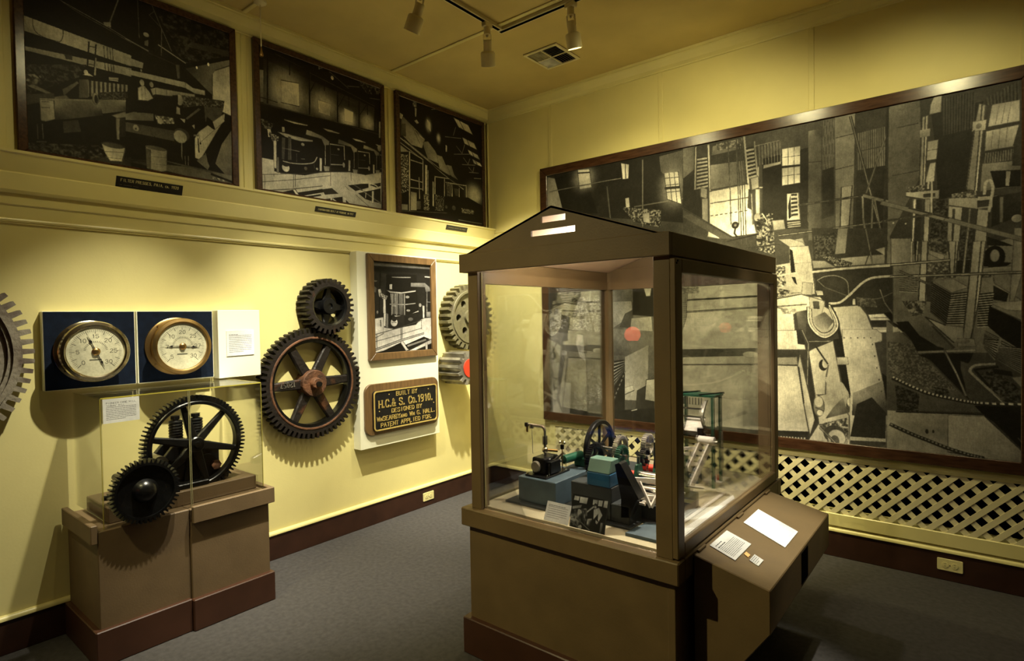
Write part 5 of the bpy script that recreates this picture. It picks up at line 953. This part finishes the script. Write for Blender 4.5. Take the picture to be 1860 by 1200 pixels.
# ------------------------------------------------------------------ glass display case
case = thing('display_case', (2.17, -1.49, 0), 'brown gable-topped glass display case on a tall brown base in mid room', 'display case')
BX0, BX1, BY0, BY1 = 1.664, 2.682, -2.140, -.846
MB().box(BX0 + .026, BX1 - .026, BY0 + .026, BY1 - .026, .1, .60).build('base_body', BROWN, case, bevel=.003)
MB().box(BX1 - .050, BX1 - .022, BY0 + .024, BY0 + .075, .160, .578).build('corner_post', BROWN, case, bevel=.002)
MB().box(BX0, BX1, BY0, BY1, 0, .162).build('base_skirting', SKIRT, case, bevel=.004)
for nm, a in (('front', (BX0, BX1, BY0, BY0 + .06)), ('back', (BX0, BX1, BY1 - .06, BY1)), ('side', (BX0, BX0 + .06, BY0 + .06, BY1 - .06)), ('side', (BX1 - .06, BX1, BY0 + .06, BY1 - .06))):
    MB().box(*a, .577, .656).build(nm + '_rim', BROWN, case, bevel=.004)
MB().box(BX0 + .06, BX1 - .06, BY0 + .06, BY1 - .06, .60, .664).build('case_floor', FELT, case)
for nm, a in (('post', (1.709, 1.766, -2.115, -2.060)), ('post', (2.592, 2.654, -2.118, -2.060)), ('post', (1.690, 1.742, -.930, -.872)), ('post', (2.596, 2.654, -.930, -.872))):
    MB().box(*a, .656, 1.704).build(nm, BROWN, case, bevel=.002)
# hinged side door with stiles and rails
for nm, a in (('door_stile', (2.655, 2.676, -2.122, -2.066, .662, 1.694)), ('door_stile', (2.655, 2.676, -.925, -.868, .662, 1.694)), ('door_rail', (2.655, 2.676, -2.066, -.925, .662, .706)), ('door_rail', (2.655, 2.676, -2.066, -.925, 1.645, 1.694))):
    MB().box(*a).build(nm, BROWN, case, bevel=.003)
for z in (1.676, 1.684, .676): MB().cyl((2.675, -2.112 + (z - 1.676), z), (2.678, -2.112 + (z - 1.676), z), .0035, n=10).build('screw', DKHOLE, case)
MB().box(1.766, 2.592, -2.100, -2.095, .660, 1.706).build('front_pane', GLASS, case)
MB().box(1.742, 2.596, -.890, -.885, .660, 1.706).build('back_pane', GLASS, case)
MB().box(1.712, 1.717, -2.060, -.930, .660, 1.706).build('side_pane', GLASS, case)
MB().box(2.662, 2.667, -2.066, -.925, .700, 1.650).build('door_pane', GLASS, case)
for a in ((1.742, 2.596, -.925, -.895, 1.655, 1.704), (1.712, 1.738, -2.06, -.93, 1.655, 1.704), (2.632, 2.654, -2.06, -.93, 1.655, 1.704), (1.768, 1.772, -2.093, -2.089, .664, 1.70)):
    MB().box(*a).build('top_rail' if a[4] > 1 else 'glazing_bead', BROWN if a[4] > 1 else OUTLET, case)
FX0, FX1, FY0, FY1, FZ0, FZ1 = 1.681, 2.664, -2.140, -.846, 1.702, 1.782
for a in ((FX0, FX1, FY0, FY0 + .02), (FX0, FX1, FY1 - .02, FY1), (FX0, FX0 + .02, FY0 + .02, FY1 - .02), (FX1 - .02, FX1, FY0 + .02, FY1 - .02)):
    MB().box(*a, FZ0, FZ1).build('fascia', BROWN, case, bevel=.002)
def gable(y0, y1, slots):
    bm = bmesh.new(); tri = [(1.715, 1.780), (2.630, 1.780), (2.176, 1.934)]; es = []
    for pl in [tri] + slots:
        vs = [bm.verts.new((a, 0, b)) for a, b in pl]; es += [bm.edges.new((vs[i], vs[(i + 1) % len(vs)])) for i in range(len(vs))]
    bmesh.ops.triangle_fill(bm, use_beauty=True, edges=es)
    ex = bmesh.ops.extrude_face_region(bm, geom=list(bm.faces))
    for e in ex['geom']:
        if isinstance(e, bmesh.types.BMVert): e.co.y += y1 - y0
    bm.verts.index_update(); mb = MB(); mb.v = [(v.co.x, v.co.y + y0, v.co.z) for v in bm.verts]; mb.f = [tuple(v.index for v in f.verts) for f in bm.faces]; bm.free(); return mb
rq = lambda a, b, c, d: [(a, c), (b, c), (b, d), (a, d)]
gable(-2.132, -2.122, [rq(2.127, 2.242, 1.871, 1.896), rq(2.077, 2.285, 1.822, 1.846)]).build('gable_front', BROWN, case)
gable(-.862, -.852, []).build('gable_back', BROWN, case)
for sx in (-1, 1):
    e = 2.176 + sx * .468; q = 2.176
    MB().prism([(q, 1.934), (e, 1.779), (e, 1.770), (q, 1.925)], lambda a, b, d: (a, d, b), -2.132, -.852).build('roof_slope', BROWN, case)
    MB().prism([(q, 1.923), (e, 1.768), (e, 1.762), (q, 1.917)], lambda a, b, d: (a, d, b), -2.120, -.866).build('roof_lining', PINK, case)
MB().tube([(2.30, -1.9, 1.872), (2.26, -1.75, 1.868), (2.30, -1.6, 1.868), (2.24, -1.45, 1.87), (2.26, -1.2, 1.87), (2.22, -.95, 1.87)], .006).build('flex_cord', BLACK, case, smooth=1)
def case_bulb(p, power):
    o = MB().ball(p, .028).build('light_bulb', BULB, case, smooth=1)
    MB().cyl((p[0], p[1], p[2] + .02), (p[0], p[1], p[2] + .05), .016).build('bulb_socket', LAMPW, case)
    l = bpy.data.lights.new('case_bulb_light', 'POINT'); l.energy = power; l.color = (1, .90, .72); l.shadow_soft_size = .032
    lo = bpy.data.objects.new('case_bulb_light', l); COL.objects.link(lo); lo.location = (p[0], p[1], p[2] - .035)
case_bulb((2.120, -1.75, 1.862), CASE_W * .22)
MB().lathe((2.40, -1.50, 1.838), (0, 0, -1), [(0, 0), (.018, 0), (.020, .02), (.055, .065), (.053, .065), (.018, .022), (0, .02)], 28).build('reflector_shade', LAMPW, case, smooth=1)
MB().ball((2.40, -1.50, 1.796), .020).build('light_bulb', BULB, case, smooth=1)
l = bpy.data.lights.new('case_reflector_light', 'SPOT'); l.energy = CASE_W; l.color = (1, .90, .72); l.spot_size = math.radians(125); l.spot_blend = .5; l.shadow_soft_size = .03
lo = bpy.data.objects.new('case_reflector_light', l); COL.objects.link(lo); lo.location = (2.40, -1.50, 1.768)

con = thing('reading_console', (2.81, -1.55, .1), 'brown sloping reading console fixed to the right side of the display case', 'console')
MB().prism([(2.684, .10), (2.700, .10), (2.942, .445), (2.942, .590), (2.684, .650)], lambda a, b, d: (a, d, b), -2.012, -1.08).build('body', BROWN, con, bevel=.003)
MB().box(2.9415, 2.9435, -1.592, -1.490, .457, .577).build('speaker_slot', DKHOLE, con)
for y in (-1.95, -1.52, -1.12):
    MB().cyl((2.690, y - .035, .653), (2.690, y + .035, .653), .005, n=12).build('hinge', BROWN, con, smooth=1)
sz = lambda x: .650 - .2326 * (x - 2.684)
def slope_card(name, x0, x1, y0, y1, m, lab, th=.0025, skew=0):
    P = [(x1, y0 + skew, sz(x1) + th + .001), (x1, y1 + skew, sz(x1) + th + .001), (x0, y1, sz(x0) + th + .001), (x0, y0, sz(x0) + th + .001)]
    return tag(sheet(name, P, m, None, th), lab, 'card')
slope_card('paper_sheet', 2.720, 2.895, -1.570, -1.367, card_print('console_sheet', 203, 179, 9, None, 244, 205, 2), 'large blank-looking white sheet on the sloping console', skew=-.068)
slope_card('text_card', 2.700, 2.800, -1.897, -1.712, card_print('console_card', 185, 103, 9, [(.35, 7), (.45, 7)], 232, 60, 2.5), 'smaller white printed card on the console, nearest the case corner', skew=-.024)
slope_card('orange_tag', 2.806, 2.824, -1.842, -1.816, mat('orange_paper', (.85, .48, .16), .6), 'tiny orange tag between the two white labels on the console', skew=-.011)
slope_card('paper_tag', 2.833, 2.868, -1.870, -1.808, card_print('tag_print', 62, 36, 4, None, 226, 90, 4), 'small square white tag beside the orange one on the console', skew=-.013)

# ------------------------------------------------------------------ models inside the case
FL = .664
en = thing('steam_engine_model', (1.95, -1.75, FL), 'black model steam engine with silver pipe and flywheel on blue-grey plinth', 'model')
MB().box(1.795, 2.10, -1.985, -1.38, FL, .674).build('base_board', DKGREY, en, bevel=.002)
MB().box(1.846, 2.050, -1.952, -1.69, .674, .784).build('plinth', BLUEG, en, bevel=.003)
MB().box(1.930, 2.050, -1.69, -1.42, .674, .784).build('plinth', BLUEG, en, bevel=.003)
MB().box(1.872, 1.990, -1.935, -1.745, .784, .792).build('bed_plate', BLACKIRON, en, bevel=.002)
MB().box(1.888, 1.960, -1.905, -1.79, .792, .866).build('cylinder_block', BLACKIRON, en, bevel=.006)
MB().lathe((1.915, -1.905, .826), (0, -1, 0), [(0, 0), (.026, 0), (.026, .006), (.022, .010), (0, .010)], 28).build('cylinder_cover', STEEL, en, smooth=1)
MB().box(1.960, 1.984, -1.890, -1.81, .795, .852).build('valve_chest', BLACKIRON, en, bevel=.003)
px, py = 1.925, -1.85
MB().cyl((px, py, .866), (px, py, .985), .0065).build('steam_pipe', CHROME, en, smooth=1)
MB().cyl((px, py, .918), (px, py, .957), .0125).build('pipe_union', CHROME, en, smooth=1)
MB().ball((px, py, .893), .0145).build('brass_valve', BRASS, en, smooth=1)
MB().cyl((px, py, .893), (px + .05, py + .03, .889), .006).build('valve_stem', BRASS2, en, smooth=1)
MB().tube([(px, py, .980), (px - .003, py, .990), (px - .010, py, .997), (px - .022, py, .999), (1.83, py, .999)], .0075).build('pipe_elbow', CHROME, en, smooth=1)
MB().cyl((1.850, py, .985), (1.850, py, 1.004), .012).build('tee_fitting', CHROME, en, smooth=1)
MB().box(1.812, 1.832, py - .009, py + .009, .990, 1.008).build('end_cap', BLACKIRON, en, bevel=.003)
MB().cyl((1.823, py, .965), (1.823, py, .995), .006, n=8).build('drain_cock', BRASS2, en)
MB().tube([(1.850, py, .985), (1.853, py, .93), (1.862, py - .01, .87)], .0015, 6).build('cord', STEEL, en)
MB().cyl((1.985, -1.80, .79), (1.985, -1.80, .935), .0025, n=8).build('governor_rod', BRASS2, en)
for dx in (-.012, .012): MB().ball((1.985 + dx, -1.80, .925), .006, 10).build('governor_ball', BRASS, en, smooth=1)
MB().cyl((1.985, -1.80, .895), (1.985, -1.80, .915), .009, n=12).build('governor_sleeve', BLACKIRON, en)
for y in (-1.895, -1.76): MB().cyl((1.978, y, .786), (1.978, y, .845), .002, n=8).build('oil_rod', BRASS, en)
for x, y in ((1.978, -1.915), (1.985, -1.77), (1.88, -1.925)): MB().cyl((x, y, .792), (x, y, .799), .005, n=6).build('bolt', BRASS, en)
MB().cyl((1.95, -1.79, .83), (1.99, -1.56, .842), .008).build('connecting_rod', CHROME, en, smooth=1)
MB().bar((1.965, -1.87, .84), (1.985, -1.79, .875), .005, .008).build('link_bar', CHROME, en)
MB().cyl((1.965, -1.76, .835), (1.985, -1.64, .838), .020).build('crosshead_guide', GREENM, en, smooth=1)
MB().box(1.955, 2.035, -1.66, -1.50, .784, .83).build('crank_frame', GREENM, en, bevel=.006)
fx, fy, fz = 2.040, -1.56, .868
fw = MB().lathe((fx - .012, fy, fz), (1, 0, 0), [(.110, 0), (.128, 0), (.132, .004), (.132, .020), (.128, .024), (.110, .024)], 56, True).build('flywheel_rim', BLACKIRON, en, smooth=1)
for k in range(6):
    a = math.pi / 3 * k + .5; MB().bar((fx, fy + .018 * math.cos(a), fz + .018 * math.sin(a)), (fx, fy + .112 * math.cos(a), fz + .112 * math.sin(a)), .010, .010, (1, 0, 0)).build('flywheel_spoke', BLACKIRON, fw)
MB().cyl((fx - .02, fy, fz), (fx + .02, fy, fz), .022).build('flywheel_hub', BLACKIRON, fw, smooth=1)
MB().cyl((1.97, fy, fz), (2.16, fy, fz), .008).build('crank_shaft', CHROME, en, smooth=1)

mm = thing('mill_train_model', (2.33, -1.6, FL), 'green and black model mill train with red couplings on dark blocks', 'model')
MB().prism([(2.115, -1.975), (2.415, -1.975), (2.415, -1.865), (2.535, -1.865), (2.535, -1.555), (2.325, -1.555), (2.325, -1.45), (2.115, -1.45)], lambda a, b, d: (a, b, d), FL, .672).build('base_board', DKGREY, mm)
MB().box(2.125, 2.320, -1.945, -1.50, .672, .806).build('gear_block', DKGREY, mm, bevel=.003)
MB().box(2.335, 2.53, -1.84, -1.56, .672, .735).build('mill_bed', DKGREY, mm, bevel=.003)
for (x, y, z, r, nt_, m_) in ((2.135, -1.78, .865, .072, 40, BLACKIRON), (2.165, -1.60, .885, .060, 36, STEEL), (2.225, -1.70, .875, .050, 30, GREENM), (2.262, -1.52, .90, .052, 30, STEEL), (2.300, -1.63, .87, .040, 26, BLACKIRON)):
    g = gear_rim(MB(), y, z, x, x + .022, r * .80, r * .92, r, nt_, 0, .5).build('gear_rim', m_, mm)
    for k in range(5): spoke(y, z, 2 * math.pi * k / 5 + .3, .01, r * .82, .009, .007, x + .006, x + .016).build('gear_spoke', m_, g)
    MB().cyl((x - .012, y, z), (x + .034, y, z), .012).build('gear_hub', CHROME, g, smooth=1)
for y in (-1.84, -1.72, -1.60): MB().prism([(y - .035, .806), (y + .035, .806), (y + .018, .865), (y - .018, .865)], lambda a, b, d: (d, a, b), 2.185, 2.205).build('bearing_stand', GREENM, mm, bevel=.002)
MB().box(2.210, 2.318, -1.955, -1.86, .806, .862).build('gearbox', BLUEM, mm, bevel=.004)
MB().prism([(-1.955, .862), (-1.86, .862), (-1.875, .914), (-1.93, .914)], lambda a, b, d: (d, a, b), 2.212, 2.316).build('gearbox_lid', TEAL, mm, bevel=.003)
for y0, x0 in ((-1.77, 2.345), (-1.63, 2.365)):
    for x in (x0, x0 + .12):
        MB().prism([(y0 - .055, .735), (y0 + .055, .735), (y0 + .045, .80), (y0 + .02, .875), (y0 - .02, .875), (y0 - .045, .80)], lambda a, b, d: (d, a, b), x, x + .014).build('mill_cheek', GREENM, mm, bevel=.003)
    for dy, dz in ((-.028, .775), (.028, .775), (0, .825)):
        MB().cyl((x0 + .014, y0 + dy, dz), (x0 + .12, y0 + dy, dz), .022, n=20).build('mill_roller', CHROME, mm, smooth=1)
    MB().cyl((x0 - .075, y0, .825), (x0, y0, .825), .007, n=12).build('drive_shaft', CHROME, mm, smooth=1)
    for dx in (-.052, -.018): MB().cyl((x0 + dx - .011, y0, .825), (x0 + dx + .011, y0, .825), .016, n=16).build('red_coupling', REDP, mm, smooth=1)
    for x in (x0 + .007, x0 + .127): MB().cyl((x, y0, .872), (x, y0, .905), .007, n=10).build('top_bolt', CHROME, mm, smooth=1)
    MB().cyl((x0 + .06, y0 + .06, .85), (x0 + .06, y0 + .06, .96), .010).build('coil_spring', BLACKIRON, mm, smooth=1)
MB().prism([(2.335, .905), (2.355, .915), (2.435, .785), (2.400, .700), (2.360, .694), (2.362, .77)], lambda a, b, d: (a, d, b), -1.945, -1.905).build('feed_chute', BLACKIRON, mm, bevel=.002)
MB().prism([(2.357, .918), (2.366, .912), (2.445, .785), (2.436, .782)], lambda a, b, d: (a, d, b), -1.952, -1.90).build('chute_lip', BLACKIRON, mm)
MB().box(2.31, 2.40, -1.945, -1.84, .672, .745).build('chute_footing', DKGREY, mm, bevel=.003)
for z in (.76, .83): MB().bar((2.36, -1.86, z), (2.50, -1.80, z), .008, .018).build('white_side_rail', MWHITE, mm)
MB().bar((2.455, -1.87, .735), (2.49, -1.82, .83), .010, .012).build('white_strut', MWHITE, mm)
MB().bar((2.405, -1.87, .83), (2.455, -1.87, .735), .010, .012).build('white_strut', MWHITE, mm)
for k in range(3): MB().box(2.40 + k * .03, 2.42 + k * .03, -1.86 + k * .012, -1.79, .735, .742).build('white_plank', MWHITE, mm)

cv = thing('conveyor_model', (2.45, -1.3, FL), 'white ladder-like model conveyor leaning in front of the green tower', 'model')
for dx in (0, .045):
    MB().bar((2.405 + dx, -1.47, .70), (2.462 + dx, -1.36, .90), .010, .024).build('side_rail', MWHITE, cv)
    MB().bar((2.375 + dx, -1.54, .672), (2.405 + dx, -1.47, .70), .010, .024).build('lower_rail', MWHITE, cv)
for k in range(9):
    f = k / 8; MB().bar((2.407 + .057 * f, -1.468 + .108 * f, .705 + .19 * f), (2.450 + .057 * f, -1.468 + .108 * f, .705 + .19 * f), .005, .006).build('rung', BRASS, cv)
MB().cyl((2.452, -1.352, .915), (2.525, -1.352, .915), .020).build('head_drum', MWHITE, cv, smooth=1)
MB().cyl((2.525, -1.352, .910), (2.54, -1.352, .910), .010).build('shaft_end', CHROME, cv, smooth=1)
for z in (.80, .85, .875): MB().bar((2.36, -1.43, z), (2.46, -1.34, z), .006, .014).build('cross_rail', MWHITE, cv)
MB().box(2.40, 2.44, -1.50, -1.42, .664, .69).build('foot', MWHITE, cv)

tw = thing('tower_model', (2.40, -1.2, FL), 'tall dark green model tower with curved side plates and white sheet', 'model')
for x, y in ((2.305, -1.24), (2.478, -1.24), (2.305, -1.14), (2.478, -1.14)):
    MB().box(x - .007, x + .007, y - .007, y + .007, FL, 1.105).build('upright', GREENM, tw)
MB().box(2.295, 2.49, -1.25, -1.13, 1.10, 1.110).build('top_plate', GREENM, tw)
for a, b in (((2.30, -1.26, 1.112), (2.37, -1.12, 1.112)), ((2.42, -1.26, 1.112), (2.49, -1.12, 1.112))): MB().bar(a, b, .006, .008).build('top_bar', BLACKIRON, tw)
for x in (2.322, 2.440):
    pl = [(-1.24 - .06 * math.sin(math.pi * i / 12), .93 + .155 * i / 12) for i in range(13)]
    MB().prism(pl + [(y + .02, z) for y, z in reversed(pl)], lambda a, b, d: (d, a, b), x, x + .010).build('curved_plate', STEEL, tw)
for k in range(7): MB().bar((2.335 + k * .015, -1.245, 1.06), (2.335 + k * .015, -1.245, 1.095), .005, .005).build('grille_bar', CHROME, tw)
for z in (.93, 1.0, 1.04): MB().bar((2.33, -1.235, z), (2.44, -1.235, z), .006, .008).build('cross_bar', CHROME, tw)
MB().prism([(-1.265, .935), (-1.215, 1.0), (-1.21, .998), (-1.26, .932)], lambda a, b, d: (d, a, b), 2.345, 2.435).build('white_sheet', MWHITE, tw)
MB().bar((2.25, -1.25, .925), (2.47, -1.25, .915), .016, .016).build('long_shaft', CHROME, tw)
MB().bar((2.25, -1.26, .905), (2.44, -1.26, .895), .008, .010).build('rail', BRASS2, tw)
MB().cyl((2.43, -1.27, .87), (2.43, -1.27, .955), .018).build('column', BLACKIRON, tw, smooth=1)
MB().cyl((2.462, -1.27, .885), (2.462, -1.27, .90), .014).build('red_cap', REDP, tw, smooth=1)
MB().cyl((2.50, -1.18, .75), (2.50, -1.18, .93), .006).build('rod', STEEL, tw, smooth=1)
MB().box(2.40, 2.49, -1.17, -1.05, FL, .676).build('foot', MWHITE, tw)
for x in (2.432, 2.462): MB().cyl((x, -1.12, .676), (x, -1.12, .70), .009).build('red_foot_bolt', REDP, tw)
MB().box(2.345, 2.39, -1.21, -1.16, FL, .73).build('pale_block', BLUEG, tw)

def leaning(name, x0, x1, y, z0, h, m, lab, cat, lean=.35, sk=0):
    dy = h * lean; P = [(x0, y, z0), (x1, y + sk, z0), (x1, y + dy + sk, z0 + h), (x0, y + dy, z0 + h)]
    return tag(sheet(name, P, m, None, .0025), lab, cat)
leaning('text_card', 2.075, 2.192, -2.075, FL + .003, .07, card_print('case_card', 117, 75, 6, [(.75, 5)], 224, 110, 4), 'small cream card leaning inside the case front beside the old photograph', 'card', .45)
leaning('old_photograph', 2.203, 2.362, -2.078, FL + .003, .125, PM_WORK, 'small black and white photograph of a workman leaning inside the case front', 'photo', .25)
MB_ = MB().prism([(2.425, -2.03), (2.565, -2.03), (2.565, -1.88), (2.44, -1.88)], lambda a, b, d: (a, b, d), FL, FL + .012)
tag(MB_.build('slate_tile', BLUEG), 'blue-grey slate tile lying on the case floor behind the corner post', 'tile')
tag(MB().box(2.541, 2.556, -1.84, -1.30, FL, FL + .008).build('white_strip', MWHITE, bevel=.002), 'long white strip lying on the case floor along the door', 'strip')
tag(MB().prism([(2.572, -2.03), (2.612, -2.03), (2.612, -1.35), (2.59, -1.30)], lambda a, b, d: (a, b, d), FL, FL + .004).build('folded_paper', PAPER), 'long pale paper strip on the case floor beside the glass door', 'paper')

# loose small parts of the mill train
for k in range(6):
    y = -1.86 + .05 * k; x = 2.34 + (.05 * k) % .13
    MB().bar((x, y, .742 + .01 * (k % 3)), (x + .10, y + .03 * ((k % 3) - 1), .748 + .012 * (k % 4)), .007, .008).build('white_tie_bar', MWHITE, mm)
for k in range(8):
    MB().cyl((2.345 + .022 * k, -1.70 + .045 * (k % 4), .885), (2.345 + .022 * k, -1.70 + .045 * (k % 4), .900 + .008 * (k % 3)), .006, n=8).build('oil_cup', (BRASS, CHROME, REDP)[k % 3], mm, smooth=1)
for y in (-1.70, -1.60):
    MB().torus((2.46, y, .845), (1, 0, 0), .034, .004, 24, 6).build('hand_wheel', CHROME, mm, smooth=1)

# ------------------------------------------------------------------ ceiling fittings
def track(a, b, lab):
    t = thing('lighting_track', ((a[0] + b[0]) / 2, (a[1] + b[1]) / 2, RZ - .024), lab, 'lighting track', 'lighting tracks on the ceiling')
    if a[0] == b[0]:
        MB().box(a[0] - .019, a[0] + .019, a[1], b[1], RZ - .024, RZ).build('channel', LAMPW, t, bevel=.002)
        MB().box(a[0] - .007, a[0] + .012, a[1] + .01, b[1] - .01, RZ - .0265, RZ - .0235).build('contact_slot', DKHOLE, t)
    else:
        MB().box(a[0], b[0], a[1] - .019, a[1] + .019, RZ - .024, RZ).build('channel', LAMPW, t, bevel=.002)
        MB().box(a[0] + .01, b[0] - .01, a[1] - .012, a[1] + .007, RZ - .0265, RZ - .0235).build('contact_slot', DKHOLE, t)
track((1.10, -5.2), (1.10, -1.128), 'white ceiling lighting track running towards the viewer, along the photograph wall')
track((1.078, -1.105), (4.8, -1.105), 'white ceiling lighting track running along in front of the mural')
def lamp(x, y, aim, power, lab, size=70, blend=.8, along='y', col=TUNG, rad=.025):
    t = thing('track_lamp', (x, y, RZ - .30), lab, 'spot lamp', 'white track spot lamps')
    e = .034 if along == 'y' else .018; f = .018 if along == 'y' else .034
    MB().box(x - f, x + f, y - e, y + e, RZ - .052, RZ - .024).build('adapter', LAMPW, t, bevel=.004)
    MB().cyl((x, y, RZ - .095), (x, y, RZ - .052), .021).build('swivel', LAMPW, t, smooth=1)
    k = Vector((x, y, RZ - .125)); d = (Vector(aim) - k).normalized()
    for s_ in (-1, 1):
        sd = d.cross(Vector((0, 0, 1))).normalized() * .024 * s_
        MB().bar(Vector((x, y, RZ - .092)) + sd, k + sd + d * .03, .004, .010).build('yoke_arm', LAMPW, t)
    MB().ball((x, y, RZ - .10), .010).build('knuckle', BRASS, t, smooth=1)
    sh = MB().lathe(k, d, [(0, -.002), (.024, 0), (.026, .004), (.026, .062), (.040, .068), (.044, .076), (.0455, .150), (.040, .150), (.038, .100), (0, .098)], 32).build('shade', LAMPW, t, smooth=1)
    MB().lathe(k, d, [(0, .136), (.030, .136), (.036, .128), (.037, .12)], 24).build('bulb_face', MOUTH, sh, smooth=1)
    l = bpy.data.lights.new('track_lamp_light', 'SPOT'); l.energy = power; l.color = col; l.spot_size = math.radians(size); l.spot_blend = blend; l.shadow_soft_size = rad
    lo = bpy.data.objects.new('track_lamp_light', l); COL.objects.link(lo)
    lo.location = k + d * .152; lo.rotation_euler = d.to_track_quat('-Z', 'Y').to_euler()
lamp(1.10, -1.80, (0, -1.75, 1.50), LAMP_W * .55, 'white track lamp at the top picture edge, tilted towards the photograph wall', 85, 1, col=HALO)
lamp(1.10, -1.25, (.25, -.15, .85), LAMP_W * 12.5, 'white track lamp by the bend of the lighting track', 68, 1, col=HALO)
lamp(1.62, -1.105, (1.50, -.40, 1.3), LAMP_W * 1.4, 'white track lamp with visible glowing mouth above the display case', 130, 1, along='x')
lamp(2.50, -1.105, (1.60, -.02, 1.65), LAMP_W * .85, 'added unseen track lamp on the mural track right of the glowing one', 150, 1, along='x')  # added off frame to spread light over the corner and upper wall
lamp(2.64, -1.105, (2.20, -.02, 1.30), LAMP_W * 6.0, 'white track lamp aimed at the middle of the mural', 54, 1, along='x')
lamp(3.35, -1.105, (3.00, -.02, 1.65), LAMP_W * .75, 'added unseen track lamp brightening the right end of the mural', 122, 1, along='x')  # no such lamp in view; added to lift this end of the mural
lamp(1.10, -2.33, (.20, -1.85, .25), LAMP_W * 8.2, 'white track lamp aimed at the large wall gear', 60, 1, rad=.018, col=HALO)
lamp(1.10, -2.62, (.1, -3.10, .30), LAMP_W * 5.4, 'white track lamp aimed at the brass gauges', 52, 1, rad=.018, col=HALO)
lamp(3.15, -1.105, (2.80, -1.52, .6), LAMP_W * 5.5, 'white track lamp aimed at the reading console', 23, .8, along='x', col=HALO)
lamp(1.10, -4.4, (1.9, -2.5, .2), LAMP_W * 4.0, 'added unseen track lamp behind the viewer, fill for the display case front', 80, 1)  # added fill light for the case front and the floor
lamp(1.10, -3.05, (0, -2.5, 2.0), LAMP_W * .27, 'added unseen track lamp left of the pull cord brightening the ledge photographs', 120, 1)  # added wide light to raise the ambient level on the upper left wall
lamp(1.10, -4.75, (1.02, -4.98, .4), LAMP_W * 6, 'added unseen track lamp brightening the blue plinth behind the viewer', 26, 1, col=HALO)  # added so the plinth is bright enough to mirror in the glass
v = thing('ceiling_vent', (1.115, -.57, RZ - .012), 'square four-way ceiling air vent with dark louvres', 'vent')
VX0, VX1, VY0, VY1 = .972, 1.252, -.722, -.420; vc, wc = (VX0 + VX1) / 2, (VY0 + VY1) / 2
MB().box(VX0, VX1, VY0, VY1, RZ - .003, RZ).build('back_plate', DKHOLE, v)
for a in ((VX0, VX1, VY0, VY0 + .02), (VX0, VX1, VY1 - .02, VY1), (VX0, VX0 + .02, VY0 + .02, VY1 - .02), (VX1 - .02, VX1, VY0 + .02, VY1 - .02), (vc - .004, vc + .004, VY0 + .02, VY1 - .02), (VX0 + .02, VX1 - .02, wc - .004, wc + .004)):
    MB().box(*a, RZ - .012, RZ - .001).build('frame_bar', LAMPW, v, bevel=.002)
for ix, iy in ((0, 0), (1, 0), (0, 1), (1, 1)):
    x0, x1 = (VX0 + .021, vc - .005) if ix == 0 else (vc + .005, VX1 - .021); y0, y1 = (VY0 + .021, wc - .005) if iy == 0 else (wc + .005, VY1 - .021)
    for k in range(6):
        f = (k + .5) / 6
        if (ix + iy) % 2: yy = y0 + (y1 - y0) * f; s_ = 1 if iy else -1; MB().hexa([(x0, yy, RZ - .012), (x1, yy, RZ - .012), (x1, yy + .0015, RZ - .012), (x0, yy + .0015, RZ - .012), (x0, yy - s_ * .010, RZ - .003), (x1, yy - s_ * .010, RZ - .003), (x1, yy - s_ * .010 + .0015, RZ - .003), (x0, yy - s_ * .010 + .0015, RZ - .003)]).build('louvre', STEEL, v)
        else: xx = x0 + (x1 - x0) * f; s_ = 1 if ix else -1; MB().hexa([(xx, y0, RZ - .012), (xx + .0015, y0, RZ - .012), (xx + .0015, y1, RZ - .012), (xx, y1, RZ - .012), (xx - s_ * .010, y0, RZ - .003), (xx - s_ * .010 + .0015, y0, RZ - .003), (xx - s_ * .010 + .0015, y1, RZ - .003), (xx - s_ * .010, y1, RZ - .003)]).build('louvre', STEEL, v)
pc = thing('pull_cord', (.25, -2.258, 2.93), 'thin cord with wooden knob hanging from a ceiling switch', 'pull cord')
MB().lathe((.25, -2.258, RZ), (0, 0, -1), [(.0, 0), (.035, 0), (.035, .012), (.020, .022), (0, .024)], 28).build('ceiling_switch', LAMPW, pc, smooth=1)
MB().cyl((.25, -2.258, 3.08), (.25, -2.258, RZ - .02), .003, n=8).build('cord', LAMPW, pc, smooth=1)
MB().lathe((.25, -2.258, 3.03), (0, 0, 1), [(0, 0), (.010, 0), (.012, .008), (.006, .03), (.003, .055), (0, .056)], 16).build('knob', BRASS2, pc, smooth=1)

# ------------------------------------------------------------------ exhibit behind the viewer, seen only as a reflection in the case glass
pl = thing('exhibit_plinth', (1.0, -5.0, 0), 'bright blue low plinth behind the viewer, mirrored faintly in the case glass', 'plinth')
MB().box(.62, 1.40, -5.25, -4.78, .06, .42).build('body', BLUEP, pl, bevel=.006)
MB().box(.64, 1.38, -5.23, -4.80, 0, .06).build('recessed_base', BASE, pl)
sl = thing('red_globe_stand', (1.046, -4.92, .42), 'red globe with an added glow on a pale stem, mirrored as a red dot in the case glass', 'exhibit')
MB().ball((1.046, -4.92, 1.33), .072, 28).build('red_globe', REDGLOW, sl, smooth=1)
MB().lathe((1.046, -4.92, .42), (0, 0, 1), [(0, 0), (.09, 0), (.09, .015), (.016, .03), (.012, .70), (.018, .78), (.035, .84), (.05, .862), (0, .864)], 28).build('pale_stem', LAMPW, sl, smooth=1)
